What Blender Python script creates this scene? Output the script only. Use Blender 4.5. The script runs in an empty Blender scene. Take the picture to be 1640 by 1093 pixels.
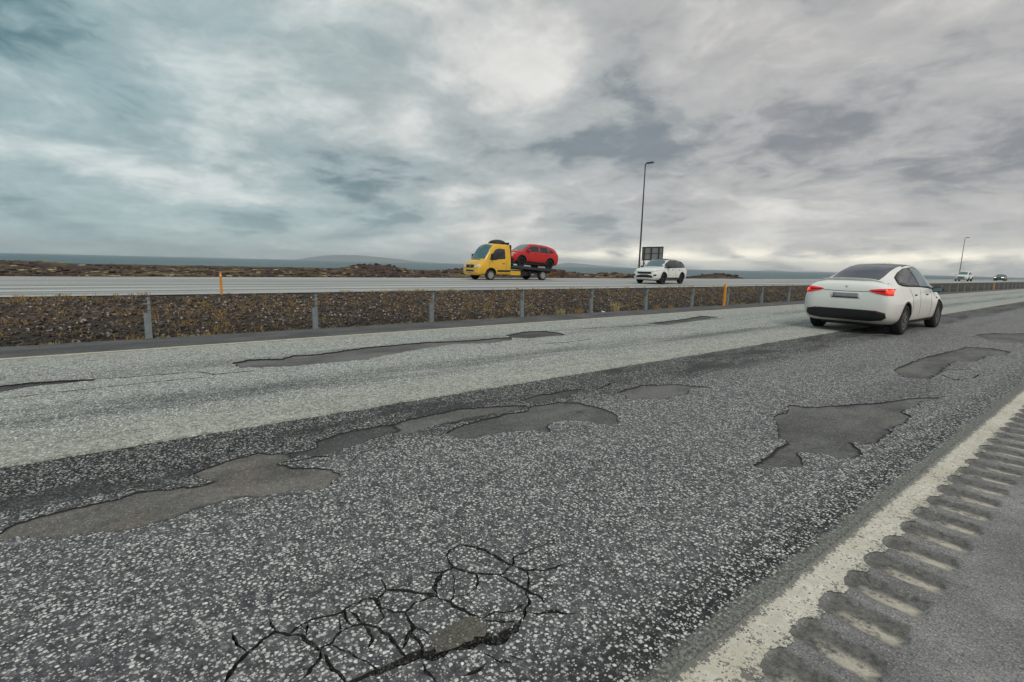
import bpy, bmesh, math, random
import numpy as np
from mathutils import Vector, Matrix, noise
from mathutils.bvhtree import BVHTree
from mathutils.geometry import delaunay_2d_cdt

random.seed(7)
S = bpy.context.scene
COL = S.collection
R = math.radians

# ------------------------------------------------------------------ camera, world, sun, exposure
EYE = 1.4
F_PX = 800.0                       # focal length in pixels of the 1640 x 1093 photograph
YAW, PITCH, ROLL = R(51.769), R(8.708), R(1.394)
F0 = Vector((-math.sin(YAW), math.cos(YAW), 0)); R0 = Vector((math.cos(YAW), math.sin(YAW), 0)); U0 = Vector((0, 0, 1))
FW = F0*math.cos(PITCH) - U0*math.sin(PITCH)
U1 = U0*math.cos(PITCH) + F0*math.sin(PITCH)
RT = R0*math.cos(ROLL) + U1*math.sin(ROLL)
UP = U1*math.cos(ROLL) - R0*math.sin(ROLL)
cam_d = bpy.data.cameras.new('camera')
cam_d.sensor_width = 36.0
cam_d.lens = 36.0*F_PX/1640.0
cam_d.clip_start = 0.05
cam_d.clip_end = 60000
cam = bpy.data.objects.new('camera', cam_d); COL.objects.link(cam)
cam.matrix_world = Matrix(((RT.x, UP.x, -FW.x, 0), (RT.y, UP.y, -FW.y, 0), (RT.z, UP.z, -FW.z, EYE), (0, 0, 0, 1)))
S.camera = cam
EYEV = Vector((0, 0, EYE))


def pray(x, y):
    return FW*F_PX + RT*(x - 820) + UP*(546.5 - y)


def gnd(x, y, z=0.0):
    d = pray(x, y); t = (z - EYE)/d.z
    return EYEV + d*t


def onX(x, y, X):
    d = pray(x, y)
    return EYEV + d*(X/d.x)


def azel(x, y):
    d = pray(x, y).normalized()
    return d


SUN_EL, SUN_AZ = R(42), R(118)      # azimuth measured from +Y towards +X
sun_dir = Vector((math.sin(SUN_AZ)*math.cos(SUN_EL), math.cos(SUN_AZ)*math.cos(SUN_EL), math.sin(SUN_EL)))


# ------------------------------------------------------------------ node helper
class V:
    """A socket with arithmetic."""
    nt = None

    def __init__(s, sock): s.s = sock

    @staticmethod
    def m(op, *a, clamp=False):
        n = V.nt.nodes.new('ShaderNodeMath'); n.operation = op; n.use_clamp = clamp
        for i, q in enumerate(a):
            if isinstance(q, V): V.nt.links.new(q.s, n.inputs[i])
            else: n.inputs[i].default_value = q
        return V(n.outputs[0])

    def __add__(s, o): return V.m('ADD', s, o)
    def __radd__(s, o): return V.m('ADD', o, s)
    def __sub__(s, o): return V.m('SUBTRACT', s, o)
    def __rsub__(s, o): return V.m('SUBTRACT', o, s)
    def __mul__(s, o): return V.m('MULTIPLY', s, o)
    def __rmul__(s, o): return V.m('MULTIPLY', o, s)
    def __truediv__(s, o): return V.m('DIVIDE', s, o)
    def __neg__(s): return V.m('MULTIPLY', s, -1.0)


def sstep(v, a, b, lo=0.0, hi=1.0):
    n = V.nt.nodes.new('ShaderNodeMapRange'); n.interpolation_type = 'SMOOTHSTEP'
    V.nt.links.new(v.s, n.inputs[0])
    n.inputs[1].default_value = a; n.inputs[2].default_value = b
    n.inputs[3].default_value = lo; n.inputs[4].default_value = hi
    return V(n.outputs[0])


def clamp01(v): return V.m('ADD', v, 0.0, clamp=True)


def mix(f, a, b):
    n = V.nt.nodes.new('ShaderNodeMix'); n.data_type = 'RGBA'
    for i, q in ((0, f), (6, a), (7, b)):
        if isinstance(q, V): V.nt.links.new(q.s, n.inputs[i])
        elif i == 0: n.inputs[i].default_value = q
        else: n.inputs[i].default_value = (*q, 1.0)
    return V(n.outputs[2])


def cscale(c, f):
    """colour times scalar"""
    n = V.nt.nodes.new('ShaderNodeVectorMath'); n.operation = 'SCALE'
    if isinstance(c, V): V.nt.links.new(c.s, n.inputs[0])
    else: n.inputs[0].default_value = c
    if isinstance(f, V): V.nt.links.new(f.s, n.inputs['Scale'])
    else: n.inputs['Scale'].default_value = f
    return V(n.outputs[0])


def vmul(v, t):
    n = V.nt.nodes.new('ShaderNodeVectorMath'); n.operation = 'MULTIPLY'
    V.nt.links.new(v.s, n.inputs[0]); n.inputs[1].default_value = t
    return V(n.outputs[0])


def vadd(a, b):
    n = V.nt.nodes.new('ShaderNodeVectorMath'); n.operation = 'ADD'
    for i, q in enumerate((a, b)):
        if isinstance(q, V): V.nt.links.new(q.s, n.inputs[i])
        else: n.inputs[i].default_value = q
    return V(n.outputs[0])


def noi(vec, scale, detail=3.0, rough=0.55, dist=0.0, col=False):
    n = V.nt.nodes.new('ShaderNodeTexNoise')
    V.nt.links.new(vec.s, n.inputs['Vector'])
    n.inputs['Scale'].default_value = scale; n.inputs['Detail'].default_value = detail
    n.inputs['Roughness'].default_value = rough; n.inputs['Distortion'].default_value = dist
    return V(n.outputs['Color' if col else 'Fac'])


def voro(vec, scale, feature='F1', rnd=1.0):
    n = V.nt.nodes.new('ShaderNodeTexVoronoi'); n.feature = feature
    V.nt.links.new(vec.s, n.inputs['Vector'])
    n.inputs['Scale'].default_value = scale; n.inputs['Randomness'].default_value = rnd
    return V(n.outputs['Distance']), (V(n.outputs['Color']) if feature == 'F1' else None)


def sepc(v):
    n = V.nt.nodes.new('ShaderNodeSeparateXYZ'); V.nt.links.new(v.s, n.inputs[0])
    return V(n.outputs[0]), V(n.outputs[1]), V(n.outputs[2])


def comb(x, y, z):
    n = V.nt.nodes.new('ShaderNodeCombineXYZ')
    for i, q in enumerate((x, y, z)):
        if isinstance(q, V): V.nt.links.new(q.s, n.inputs[i])
        else: n.inputs[i].default_value = q
    return V(n.outputs[0])


def posn():
    n = V.nt.nodes.new('ShaderNodeNewGeometry'); return V(n.outputs['Position'])


def objc():
    n = V.nt.nodes.new('ShaderNodeTexCoord'); return V(n.outputs['Object'])


def material(name, fn):
    m = bpy.data.materials.new(name); m.use_nodes = True
    V.nt = m.node_tree
    b = m.node_tree.nodes['Principled BSDF']
    fn(b)
    return m


def lk(v, sock): V.nt.links.new(v.s, sock)


def bump(b, h, strength=0.5, dist=0.01):
    n = V.nt.nodes.new('ShaderNodeBump'); n.inputs['Strength'].default_value = strength
    n.inputs['Distance'].default_value = dist
    V.nt.links.new(h.s, n.inputs['Height']); V.nt.links.new(n.outputs[0], b.inputs['Normal'])


def simple(name, col, rough=0.5, metal=0.0, grime=0.25, coat=0.0, scale=6.0, emis=None, spec=0.5):
    def f(b):
        p = objc()
        n = noi(p, scale, 5, 0.6)
        b.inputs['Roughness'].default_value = rough
        lk(mix(sstep(n, 0.35, 0.75), tuple(c*(1 - grime) for c in col), col), b.inputs['Base Color'])
        lk(n*0.2*rough*1.5 + rough*0.85, b.inputs['Roughness'])
        b.inputs['Metallic'].default_value = metal
        b.inputs['Coat Weight'].default_value = coat
        b.inputs['Specular IOR Level'].default_value = spec
        if emis:
            b.inputs['Emission Color'].default_value = (*emis[0], 1); b.inputs['Emission Strength'].default_value = emis[1]
    return material(name, f)


# ------------------------------------------------------------------ world: overcast sky
world = bpy.data.worlds.new('World'); S.world = world; world.use_nodes = True
V.nt = world.node_tree
wn = world.node_tree.nodes
bg = wn['Background']
sky = wn.new('ShaderNodeTexSky'); sky.sky_type = 'NISHITA'; sky.sun_disc = False
sky.sun_elevation = SUN_EL; sky.sun_rotation = SUN_AZ
tc = wn.new('ShaderNodeTexCoord')
D = V(tc.outputs['Generated'])
dx, dy, dz = sepc(D)
zz = V.m('MAXIMUM', dz, 0.0)
px_, py_ = dx/(zz + 0.22)*1.1, dy/(zz + 0.22)*1.1
P2 = comb(px_, py_, 0.0)
warp = noi(P2, 1.3, 4, 0.6, col=True)
P2 = vadd(P2, cscale(vadd(warp, (-.5, -.5, -.5)), .38))
right = dx*RT.x + dy*RT.y                       # -1 at the left, +1 at the right of the view
n_big = noi(P2, 0.75, 6, 0.52, 0.2)
n_mid = noi(vadd(P2, (7.3, 2.1, 0)), 2.0, 8, 0.58, 0.25)
n_fine = noi(vadd(P2, (1.3, 9.1, 0)), 4.5, 9, 0.64, 0.15)
L = (n_big*0.52 + n_mid*0.35 + n_fine*0.13 - 0.5)*1.5 + 0.51        # around 0.5


def sky_blob(x, y, sx, sy, amp, lean=0.0):
    """a soft cloud mass centred on one direction (sx along the horizon, sy in elevation)"""
    d = pray(x, y).normalized()
    az = V.m('ARCTAN2', dx*math.cos(YAW) + dy*math.sin(YAW), dx*(-math.sin(YAW)) + dy*math.cos(YAW))
    a0 = math.atan2(d.dot(R0), d.dot(F0)); e0 = math.asin(d.z)
    u = (az - a0)
    v = (V.m('ARCSINE', dz) - e0) - u*lean
    r = (u*u)*(1/(sx*sx)) + (v*v)*(1/(sy*sy))
    return V.m('EXPONENT', -r)*amp


for (x, y, sx, sy, a, ln) in (
        (900, 120, .32, .12, .02, .15), (390, 308, .24, .020, .14, -.05), (120, 90, .24, .08, .02, 0),
        (300, 120, .22, .05, .08, .1), (60, 230, .15, .02, .08, 0), (430, 235, .13, .035, -.09, -.25),
        (230, 288, .24, .014, -.11, 0), (650, 270, .12, .03, -.08, -.3), (880, 232, .16, .02, -.07, 0),
        (1370, 60, .22, .06, -.035, 0), (1400, 250, .16, .03, -.045, .05), (1230, 150, .25, .05, .05, .1),
        (850, 305, .14, .015, .07, .05), (1150, 300, .12, .02, .06, 0), (1600, 260, .12, .05, -.09, .1),
        (60, 370, .5, .02, .02, 0), (1000, 40, .2, .03, -.05, 0), (1250, 420, .3, .012, .2, 0),
        (600, 404, .10, .005, .10, 0), (1560, 425, .2, .008, .09, 0), (640, 30, .2, .05, .05, 0)):
    L = L + sky_blob(x, y, sx, sy, a, ln)
tint = sstep(right + (n_big - 0.5)*0.9, -0.75, 0.45)
dark = mix(tint, (.105, .205, .235), (.25, .26, .275))
mid_ = mix(tint, (.315, .435, .45), (.475, .465, .455))
lite = mix(tint, (.68, .745, .74), (.80, .77, .72))
cl = mix(sstep(L, .37, .51), dark, mid_)
cl = mix(sstep(L, .49, .72), cl, lite)
cl = cscale(cl, sstep(n_fine, .3, .7, .95, 1.05))
hz = sstep(dz, 0.0, 0.16)
haze_c = mix(tint, (.50, .62, .63), (.60, .585, .57))
cl = mix((1.0 - hz)*0.45, cl, haze_c)
warmb = V.m('EXPONENT', -((dz - 0.02)*(dz - 0.02))*(1/(0.018**2)))*sstep(right, -0.15, 0.25)*sstep(n_mid, .30, .6)
cl = mix(warmb*0.9, cl, (1.75, 1.62, 1.32))
cl = cscale(cl, sstep(dz, 0.0, .14, 1.12, 1.0))
cl = cscale(cl, sstep(dz, 0.35, 1.0, 1.0, 1.45))
mixed = mix(0.93, V(sky.outputs[0]), cscale(cl, 10.4))
lk(mixed, bg.inputs['Color'])
bg.inputs['Strength'].default_value = 0.1

sun_d = bpy.data.lights.new('sun', 'SUN'); sun_d.energy = 1.5; sun_d.angle = R(16); sun_d.color = (1, .96, .9)
sun = bpy.data.objects.new('sun', sun_d); COL.objects.link(sun)
sun.rotation_euler = (-sun_dir).to_track_quat('-Z', 'Y').to_euler()
S.view_settings.view_transform = 'Standard'; S.view_settings.look = 'None'
S.view_settings.exposure = 0.0; S.view_settings.gamma = 1.0; S.view_settings.use_curve_mapping = False
S.cycles.use_denoising = True
S.cycles.denoiser = 'OPENIMAGEDENOISE'
S.cycles.denoising_prefilter = 'ACCURATE'
S.cycles.max_bounces = 6; S.cycles.diffuse_bounces = 3; S.cycles.glossy_bounces = 3
S.cycles.volume_bounces = 0
S.cycles.volume_step_rate = 1.0

# ------------------------------------------------------------------ object helpers


def tag(o, label=None, cat=None, group=None, kind=None):
    if label: o['label'] = label
    if cat: o['category'] = cat
    if group: o['group'] = group
    if kind: o['kind'] = kind
    return o


def mesh_obj(name, verts, faces, mat, parent=None, smooth=False):
    me = bpy.data.meshes.new(name); me.from_pydata([tuple(v) for v in verts], [], faces); me.update()
    for m in (mat if isinstance(mat, (list, tuple)) else [mat]): me.materials.append(m)
    if smooth:
        me.polygons.foreach_set('use_smooth', [True]*len(me.polygons))
    o = bpy.data.objects.new(name, me); COL.objects.link(o)
    if parent: o.parent = parent
    return o


def bm_obj(name, bm, mat, parent=None, smooth=False, recalc=True):
    if recalc: bmesh.ops.recalc_face_normals(bm, faces=bm.faces)
    me = bpy.data.meshes.new(name); bm.to_mesh(me); bm.free()
    for m in (mat if isinstance(mat, (list, tuple)) else [mat]): me.materials.append(m)
    if smooth: me.polygons.foreach_set('use_smooth', [True]*len(me.polygons))
    o = bpy.data.objects.new(name, me); COL.objects.link(o)
    if parent: o.parent = parent
    return o


def empty(name, loc, rz=0.0):
    o = bpy.data.objects.new(name, None); COL.objects.link(o)
    o.location = loc; o.rotation_euler = (0, 0, rz)
    return o


def add_box(bm, x0, x1, y0, y1, z0, z1, bev=0.0):
    r = bmesh.ops.create_cube(bm, size=1.0)
    vs = r['verts']
    for v in vs:
        v.co = Vector(((x0 + x1)/2 + v.co.x*(x1 - x0), (y0 + y1)/2 + v.co.y*(y1 - y0), (z0 + z1)/2 + v.co.z*(z1 - z0)))
    if bev > 0:
        es = list({e for v in vs for e in v.link_edges})
        bmesh.ops.bevel(bm, geom=es, offset=bev, segments=2, affect='EDGES', profile=0.6)


def add_tube(bm, p, q, r0, r1=None, n=10):
    p, q = Vector(p), Vector(q); r1 = r0 if r1 is None else r1
    d = (q - p); L_ = d.length
    M = Matrix.Translation((p + q)/2) @ d.to_track_quat('Z', 'Y').to_matrix().to_4x4()
    bmesh.ops.create_cone(bm, cap_ends=True, segments=n, radius1=r0, radius2=r1, depth=L_, matrix=M)


def grid_obj(name, xs, ys, zf, mat, smooth=True):
    xs, ys = np.asarray(xs), np.asarray(ys)
    nx, ny = len(xs), len(ys)
    verts = [(x, y, zf(x, y)) for y in ys for x in xs]
    faces = [(j*nx + i, j*nx + i + 1, (j + 1)*nx + i + 1, (j + 1)*nx + i) for j in range(ny - 1) for i in range(nx - 1)]
    return mesh_obj(name, verts, faces, mat, smooth=smooth)


# ------------------------------------------------------------------ surface materials
X_SEAM, X_LLINE0, X_LLINE1, X_LSH = -4.52, -9.22, -9.10, -10.42
X_RLINE0, X_RLINE1 = -0.845, -0.69


def chips(p, base, stone_a, stone_b, dens, dens2, b, seam=None, fine=1.0, rough=0.9, height=0.004, far_amp=1.0):
    """worn surfacing: pale chippings of several sizes bedded in dark binder"""
    jit = noi(p, 30, 2, 0.5, col=True)
    q = vadd(p, cscale(jit, 0.012))
    big = noi(p, 0.9, 4, 0.6)
    clump = noi(p, 7.0, 5, 0.75)
    d1, c1 = voro(q, 62*fine)
    r1, g1, b1 = sepc(c1)
    d2, c2 = voro(vadd(q, (3.1, 1.7, 0.4)), 115*fine)
    r2, g2, b2 = sepc(c2)
    loc = dens + (clump - 0.5)*1.1*far_amp + (big - 0.5)*0.35
    m1 = sstep(loc - r1, -0.03, 0.03)*(1.0 - sstep(d1, 0.36, 0.50))
    loc2 = dens2 + (clump - 0.5)*0.8*far_amp
    m2 = sstep(loc2 - r2, -0.03, 0.03)*(1.0 - sstep(d2, 0.34, 0.50))
    col_s = mix(g1, stone_a, stone_b)
    col_s2 = mix(g2, stone_a, tuple(c*0.55 for c in stone_b))
    # broad mottling that keeps reading from far away
    mot = noi(p, 26, 3, 0.8)*0.5 + noi(p, 9, 4, 0.8)*0.3 + noi(comb(sepc(p)[0]*1.0, sepc(p)[1]*0.5, 0.0), 3.2, 4, 0.75)*0.2
    bcol = cscale(base, sstep(mot, 0.34, 0.66, 0.45, 1.75)) if not isinstance(base, V) else cscale(base, sstep(mot, 0.34, 0.66, 0.45, 1.75))
    sp = noi(p, 17, 6, 0.95)
    bcol = mix(sstep(sp, .52, .62)*0.60*far_amp, bcol, cscale(stone_b, .75))
    bcol = cscale(bcol, 1.0 - (1.0 - sstep(sp, .40, .48))*0.55)
    out = mix(m2, bcol, cscale(col_s2, g2*0.5 + 0.65))
    out = mix(m1, out, cscale(col_s, b1*0.5 + 0.7))
    h = m1*(1.0 - d1) + m2*0.5*(1.0 - d2) + mot*0.5
    return out, h, mot, big


def near_lane_f(b):
    p = posn(); x, y, z = sepc(p)
    n = noi(comb(x, y*0.35, 0.0), 1.6, 4, 0.6)
    edge = sstep(x + (n - 0.5)*0.5, -3.95, -3.25)      # dark coarse strip by the seam, smoother to the right
    edge2 = 1.0 - sstep(x + (n - 0.5)*0.25, -1.25, -0.95)
    w = edge*edge2
    base = mix(w, (.010, .010, .010), (.063, .063, .066))
    out, h, mot, big = chips(p, base, (.78, .77, .72), (.45, .447, .437), 0.45, 0.35, b, fine=.86)
    dust = sstep(noi(comb(x*1.0, y*0.4, 3.0), 1.1, 5, 0.65), 0.50, 0.78)
    out = mix(dust*0.22, out, (.20, .195, .185))
    warm = sstep(noi(p, 2.3, 4, 0.6), 0.6, 0.8)
    out = mix(warm*0.15, out, (.16, .13, .10))
    oil = sstep(noi(comb(x*1.2, y*0.33, 7.0), 2.1, 5, 0.62), .50, .60)*(1.0 - sstep(x + (n - 0.5)*0.6, -3.75, -3.35))
    out = mix(oil*.80, out, cscale((.030, .030, .030), sstep(mot, .3, .7, .4, 1.8)))
    pol = sstep(noi(comb(x*1.4, y*0.16, 9.0), 1.3, 4, .6), .52, .68)*sstep(x, -3.4, -2.8)
    out = cscale(out, 1.0 - pol*.22)
    out = cscale(out, 1.0 - (1.0 - edge)*sstep(mot, .62, .40)*.55)
    fr = sstep(x + (noi(p, 6, 5, .7) - .5)*.13, -.945, -.885)
    fine_ = mix(sstep(noi(p, 60, 4, .8), .4, .62), (.075, .077, .068), (.26, .26, .225))
    out = mix(fr*.85, out, fine_)
    lk(out, b.inputs['Base Color'])
    b.inputs['Roughness'].default_value = 0.82
    bump(b, h, 0.85, 0.006)


def light_lane_f(b):
    p = posn(); x, y, z = sepc(p)
    xn = x + (noi(comb(x*0.4, y*0.12, 0.0), 2.0, 4, 0.6) - 0.5)*0.5
    t1 = V.m('EXPONENT', -(xn + 5.75)*(xn + 5.75)*(1/(0.30*0.30)))
    t2 = V.m('EXPONENT', -(xn + 7.55)*(xn + 7.55)*(1/(0.34*0.34)))
    sm = noi(comb(x*1.0, y*0.10, 0.0), 2.4, 5, 0.7)
    tr = clamp01((t1*0.9 + t2*0.55)*sstep(sm, 0.36, 0.62))
    base = mix(tr, (.20, .207, .185), (.030, .040, .038))
    side = sstep(xn, -5.35, -4.9) + (1.0 - sstep(xn, -8.95, -8.5))
    base = mix(clamp01(side), base, (.185, .188, .158))
    out, h, mot, big = chips(p, base, (.80, .81, .75), (.54, .55, .51), 0.50, 0.46, b, fine=.9, far_amp=1.1)
    out = mix(clamp01(side)*0.38, out, cscale((.36, .365, .315), sstep(mot, .38, .62, 0.5, 1.5)))
    crk = sstep(noi(comb(x*2.2, y*0.35, 5.0), 2.6, 6, 0.8), 0.665, 0.72)
    out = mix(crk*0.65, out, (.045, .047, .045))
    out = mix(tr*0.55, out, (.055, .065, .06))
    lk(out, b.inputs['Base Color'])
    b.inputs['Roughness'].default_value = 0.9
    bump(b, h, 0.6, 0.005)


def asphalt_f(base, var, warm=(.12, .10, .085), wamt=0.4, speck=0.25, grain=55):
    def f(b):
        p = posn(); x, y, z = sepc(p)
        n1 = noi(p, grain*2.2, 3, 0.7)
        n2 = noi(comb(x, y*0.45, 0.0), 2.2, 5, 0.65)
        n3 = noi(comb(x, y*0.6, 2.0), 7.0, 5, 0.7)
        c = mix(sstep(n2, .38, .66), tuple(q*(1 - var) for q in base), tuple(q*(1 + var) for q in base))
        c = mix(sstep(n3, .55, .75)*wamt, c, warm)
        c = cscale(c, sstep(n1, .3, .7, 0.55, 1.45))
        d, cc = voro(p, grain*1.6)
        r, g, bb = sepc(cc)
        st = sstep(speck - r, -0.02, 0.02)*(1.0 - sstep(d, .22, .42))
        c = mix(st*0.8, c, (.33, .31, .28))
        lk(c, b.inputs['Base Color'])
        b.inputs['Roughness'].default_value = 0.85
        bump(b, n1 + n3*0.8 + st*0.5, 0.6, 0.004)
    return f


def patch_f(base, warm, wamt):
    def f(b):
        p = posn(); x, y, z = sepc(p)
        n1 = noi(p, 150, 3, 0.75)
        n2 = noi(comb(x*1.3, y*0.6, 0.0), 1.5, 6, 0.62)
        n3 = noi(comb(x*2.0, y*0.8, 4.0), 3.4, 5, 0.72, 0.5)
        c = mix(sstep(n2, .36, .64), tuple(q*.62 for q in base), tuple(q*1.25 for q in base))
        c = mix(sstep(n3, .60, .72), c, tuple(q*.28 for q in base))
        c = mix(sstep(noi(p, 3.0, 4, .6), .45, .65)*wamt, c, warm)
        c = cscale(c, sstep(n1, .3, .7, 0.45, 1.6))
        n5 = noi(p, 42, 5, .8)
        c = cscale(c, sstep(n5, .35, .65, .72, 1.25))
        vd, vc = voro(p, 75); vr, vg, vb = sepc(vc)
        c = mix(sstep(.13 - vr, -.02, .02)*(1.0 - sstep(vd, .25, .42))*.8, c, (.34, .33, .30))
        an = V.nt.nodes.new('ShaderNodeAttribute'); an.attribute_name = 'dirt'  # weight that darkens the patch floor towards its outline
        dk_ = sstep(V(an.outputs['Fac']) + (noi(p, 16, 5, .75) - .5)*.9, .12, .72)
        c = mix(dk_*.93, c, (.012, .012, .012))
        lk(c, b.inputs['Base Color'])
        b.inputs['Roughness'].default_value = 0.9
        bump(b, n1 + n3, 0.5, 0.004)
    return f


def line_f(b):
    p = posn(); x, y, z = sepc(p)
    n = noi(p, 75, 3, 0.75); n2 = noi(p, 14, 5, 0.75); n3 = noi(p, 2.2, 3, 0.6)
    c = mix(sstep(n2, .35, .7), (.50, .465, .38), (.69, .65, .555))
    c = mix(sstep(n3, .45, .7)*0.5, c, (.50, .44, .33))
    edge = (1.0 - sstep(x, X_RLINE0, X_RLINE0 + 0.05))*0.15 + sstep(x, X_RLINE1 - .05, X_RLINE1 + .02)*0.06 + .012
    wear = sstep(n*0.55 + n2*0.35 + edge + n3*0.12, .560, .605)
    d, cc = voro(p, 60); r, g, bb = sepc(cc)
    pit = sstep(0.16 - r, -.02, .02)*(1.0 - sstep(d, .22, .36))
    c = mix(clamp01(wear*0.85 + pit), c, (.10, .10, .095))
    lk(c, b.inputs['Base Color']); b.inputs['Roughness'].default_value = 0.75
    bump(b, (1.0 - wear)*1.0 + n*0.7 - pit, 0.6, 0.003)


def shoulder_f(b):
    """worn shoulder with traces of the edge line's paint inside the milled rumble grooves"""
    p = posn(); x, y, z = sepc(p)
    n1 = noi(p, 120, 3, 0.75); n2 = noi(p, 9, 5, 0.7); n3 = noi(p, 1.6, 5, 0.6); n4 = noi(p, 38, 4, 0.75)
    c = mix(sstep(n3, .35, .68), (.15, .147, .143), (.27, .26, .25))
    c = mix(sstep(n2, .40, .70)*0.45, c, (.115, .115, .117))
    d, cc = voro(p, 95); r, g, bb = sepc(cc)
    st = sstep(0.26 - r, -.02, .02)*(1.0 - sstep(d, .25, .45))
    c = mix(st*0.75, c, (.36, .345, .31))
    c = cscale(c, sstep(n1, .3, .7, 0.45, 1.6))
    c = mix(sstep(noi(p, 42, 5, .9), .53, .60)*.65, c, (.045, .045, .045))
    c = mix(sstep(noi(vadd(p, (5, 5, 0)), 50, 5, .9), .55, .61)*.5, c, (.40, .39, .36))
    # rumble fingers
    per = 0.269
    yy = y + (n2 - 0.5)*0.05 + (x + 0.55)*0.05
    t = V.m('FRACT', (yy - 0.02)/per)                 # 0..1 along one period, groove centred on 0.5
    a = V.m('ABSOLUTE', t - 0.5)
    inband = sstep(x + (n4 - .5)*.05, X_RLINE1 - 0.02, X_RLINE1 + 0.02)*(1.0 - sstep(x + (n4 - .5)*.10, -0.43, -0.385))
    groove_c = sstep(n4, .3, .7)
    gc = mix(groove_c, (.050, .050, .045), (.17, .16, .145))
    gm = (1.0 - sstep(a + (n2 - .5)*.30 + (n4 - .5)*.15, .26, .42))*inband
    c = mix(gm*0.92, c, gc)
    tp = V.m('ABSOLUTE', t - 0.36)
    pale = (1.0 - sstep(tp + (n4 - .5)*.30 + (n2 - .5)*.2, .10, .24))*sstep(x + (n2 - .5)*.12, -0.665, -0.60)*(1.0 - sstep(x + (n2 - .5)*.10, -0.44, -0.395))
    fade = sstep(n4*0.5 + n2*0.5 + sstep(x, -.66, -.44)*.09, .43, .60)*sstep(x, -0.68, -0.47, 0.45, 0.95)
    c = mix(pale*fade, c, mix(n4, (.36, .32, .26), (.60, .55, .45)))
    lk(c, b.inputs['Base Color']); b.inputs['Roughness'].default_value = 0.88
    bump(b, n1 + st*0.6 + n4*0.5, 0.7, 0.004)


def far_road_f(b):
    p = posn(); x, y, z = sepc(p)
    s = noi(comb(x*1.0, y*0.012, 0.0), 1.05, 4, 0.65)
    s2 = noi(comb(x*1.0, y*0.02, 3.0), 3.6, 3, 0.6)
    c = mix(sstep(s*0.6 + s2*0.4, .42, .58), (.185, .19, .185), (.53, .53, .50))
    for xc, w in ((-18.6, .22), (-20.9, .28), (-22.5, .28), (-25.2, .3), (-27.1, .3)):
        c = mix(V.m('EXPONENT', -(x - xc)*(x - xc)*(1/(w*w)))*0.75, c, (.15, .152, .145))
    n = noi(p, 12, 4, 0.7)
    c = cscale(c, sstep(n, .3, .7, .8, 1.15))
    lk(c, b.inputs['Base Color']); b.inputs['Roughness'].default_value = 0.85
    bump(b, n, .3, .004)


def median_f(b):
    p = posn(); x, y, z = sepc(p)
    n1 = noi(p, 14, 5, 0.75); n2 = noi(comb(x, y*0.6, 0.0), 0.8, 5, 0.6); n3 = noi(p, 45, 3, 0.7)
    c = mix(sstep(n1, .36, .66), (.010, .009, .007), (.075, .060, .044))
    c = mix(sstep(n2, .48, .66)*0.5, c, (.12, .085, .045))
    c = mix(sstep(n3, .62, .74)*0.6, c, (.22, .20, .17))
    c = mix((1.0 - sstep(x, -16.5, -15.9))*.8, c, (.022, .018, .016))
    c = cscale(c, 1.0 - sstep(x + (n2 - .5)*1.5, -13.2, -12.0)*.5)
    lk(c, b.inputs['Base Color']); b.inputs['Roughness'].default_value = 0.95
    bump(b, n1 + n3*0.4, 1.0, 0.05)


def heath_f(b):
    p = posn(); x, y, z = sepc(p)
    n1 = noi(p, 0.9, 6, 0.7); n2 = noi(p, 0.11, 5, 0.62); n3 = noi(p, 0.035, 4, 0.6)
    c = mix(sstep(n1, .38, .66), (.016, .010, .008), (.105, .055, .032))
    c = mix(sstep(n2, .50, .62)*0.8, c, (.17, .125, .045))
    c = mix(sstep(n2*0.6 + n1*0.4, .585, .66)*0.8, c, (.34, .28, .13))
    c = mix(sstep(n3, .5, .7)*0.35, c, (.05, .018, .014))
    lk(c, b.inputs['Base Color']); b.inputs['Roughness'].default_value = 0.95
    bump(b, n1, 1.0, 0.4)


def sea_f(b):
    p = posn(); x, y, z = sepc(p)
    n = noi(p, 0.05, 5, 0.7)
    n2 = noi(comb(x*.1, y*.1, 0.0), .02, 3, .6)
    lk(mix(n2, (.03, .085, .10), (.05, .115, .13)), b.inputs['Base Color'])
    b.inputs['Roughness'].default_value = 0.45
    b.inputs['Specular IOR Level'].default_value = 0.25
    bump(b, n, 0.8, 3.0)


def rock_f(b):
    p = posn(); x, y, z = sepc(p)
    n = noi(p, .002, 5, .6)
    lk(mix(n, (.10, .11, .12), (.20, .20, .20)), b.inputs['Base Color']); b.inputs['Roughness'].default_value = .95


def stones_f(b):
    p = posn(); x, y, z = sepc(p)
    n = noi(p, 9, 4, 0.7); d, c = voro(p, 22); r, g, bb = sepc(c)
    cc = mix(r, (.014, .012, .011), (.098, .080, .066))
    cc = mix(sstep(g, .90, .96), cc, (.34, .31, .28))
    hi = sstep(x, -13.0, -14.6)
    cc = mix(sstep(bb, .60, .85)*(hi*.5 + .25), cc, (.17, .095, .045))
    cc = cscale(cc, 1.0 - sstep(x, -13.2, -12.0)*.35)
    lk(cscale(cc, n*1.2 + .45), b.inputs['Base Color']); b.inputs['Roughness'].default_value = .95
    bump(b, noi(p, 60, 3, .7), .6, .01)


def dirty_white_f(b):
    p = objc(); x, y, z = sepc(p)
    n = noi(p, 5, 5, .65); n2 = noi(p, 1.6, 3, .5)
    d = sstep(z + (n - .5)*.25, .95, .25)
    c = mix(d*.50, (.80, .785, .74), (.36, .31, .25))
    c = mix(sstep(n2, .5, .7)*.12, c, (.5, .46, .40))
    lk(c, b.inputs['Base Color']); lk(d*.35 + .26, b.inputs['Roughness'])
    b.inputs['Coat Weight'].default_value = .5


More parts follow.
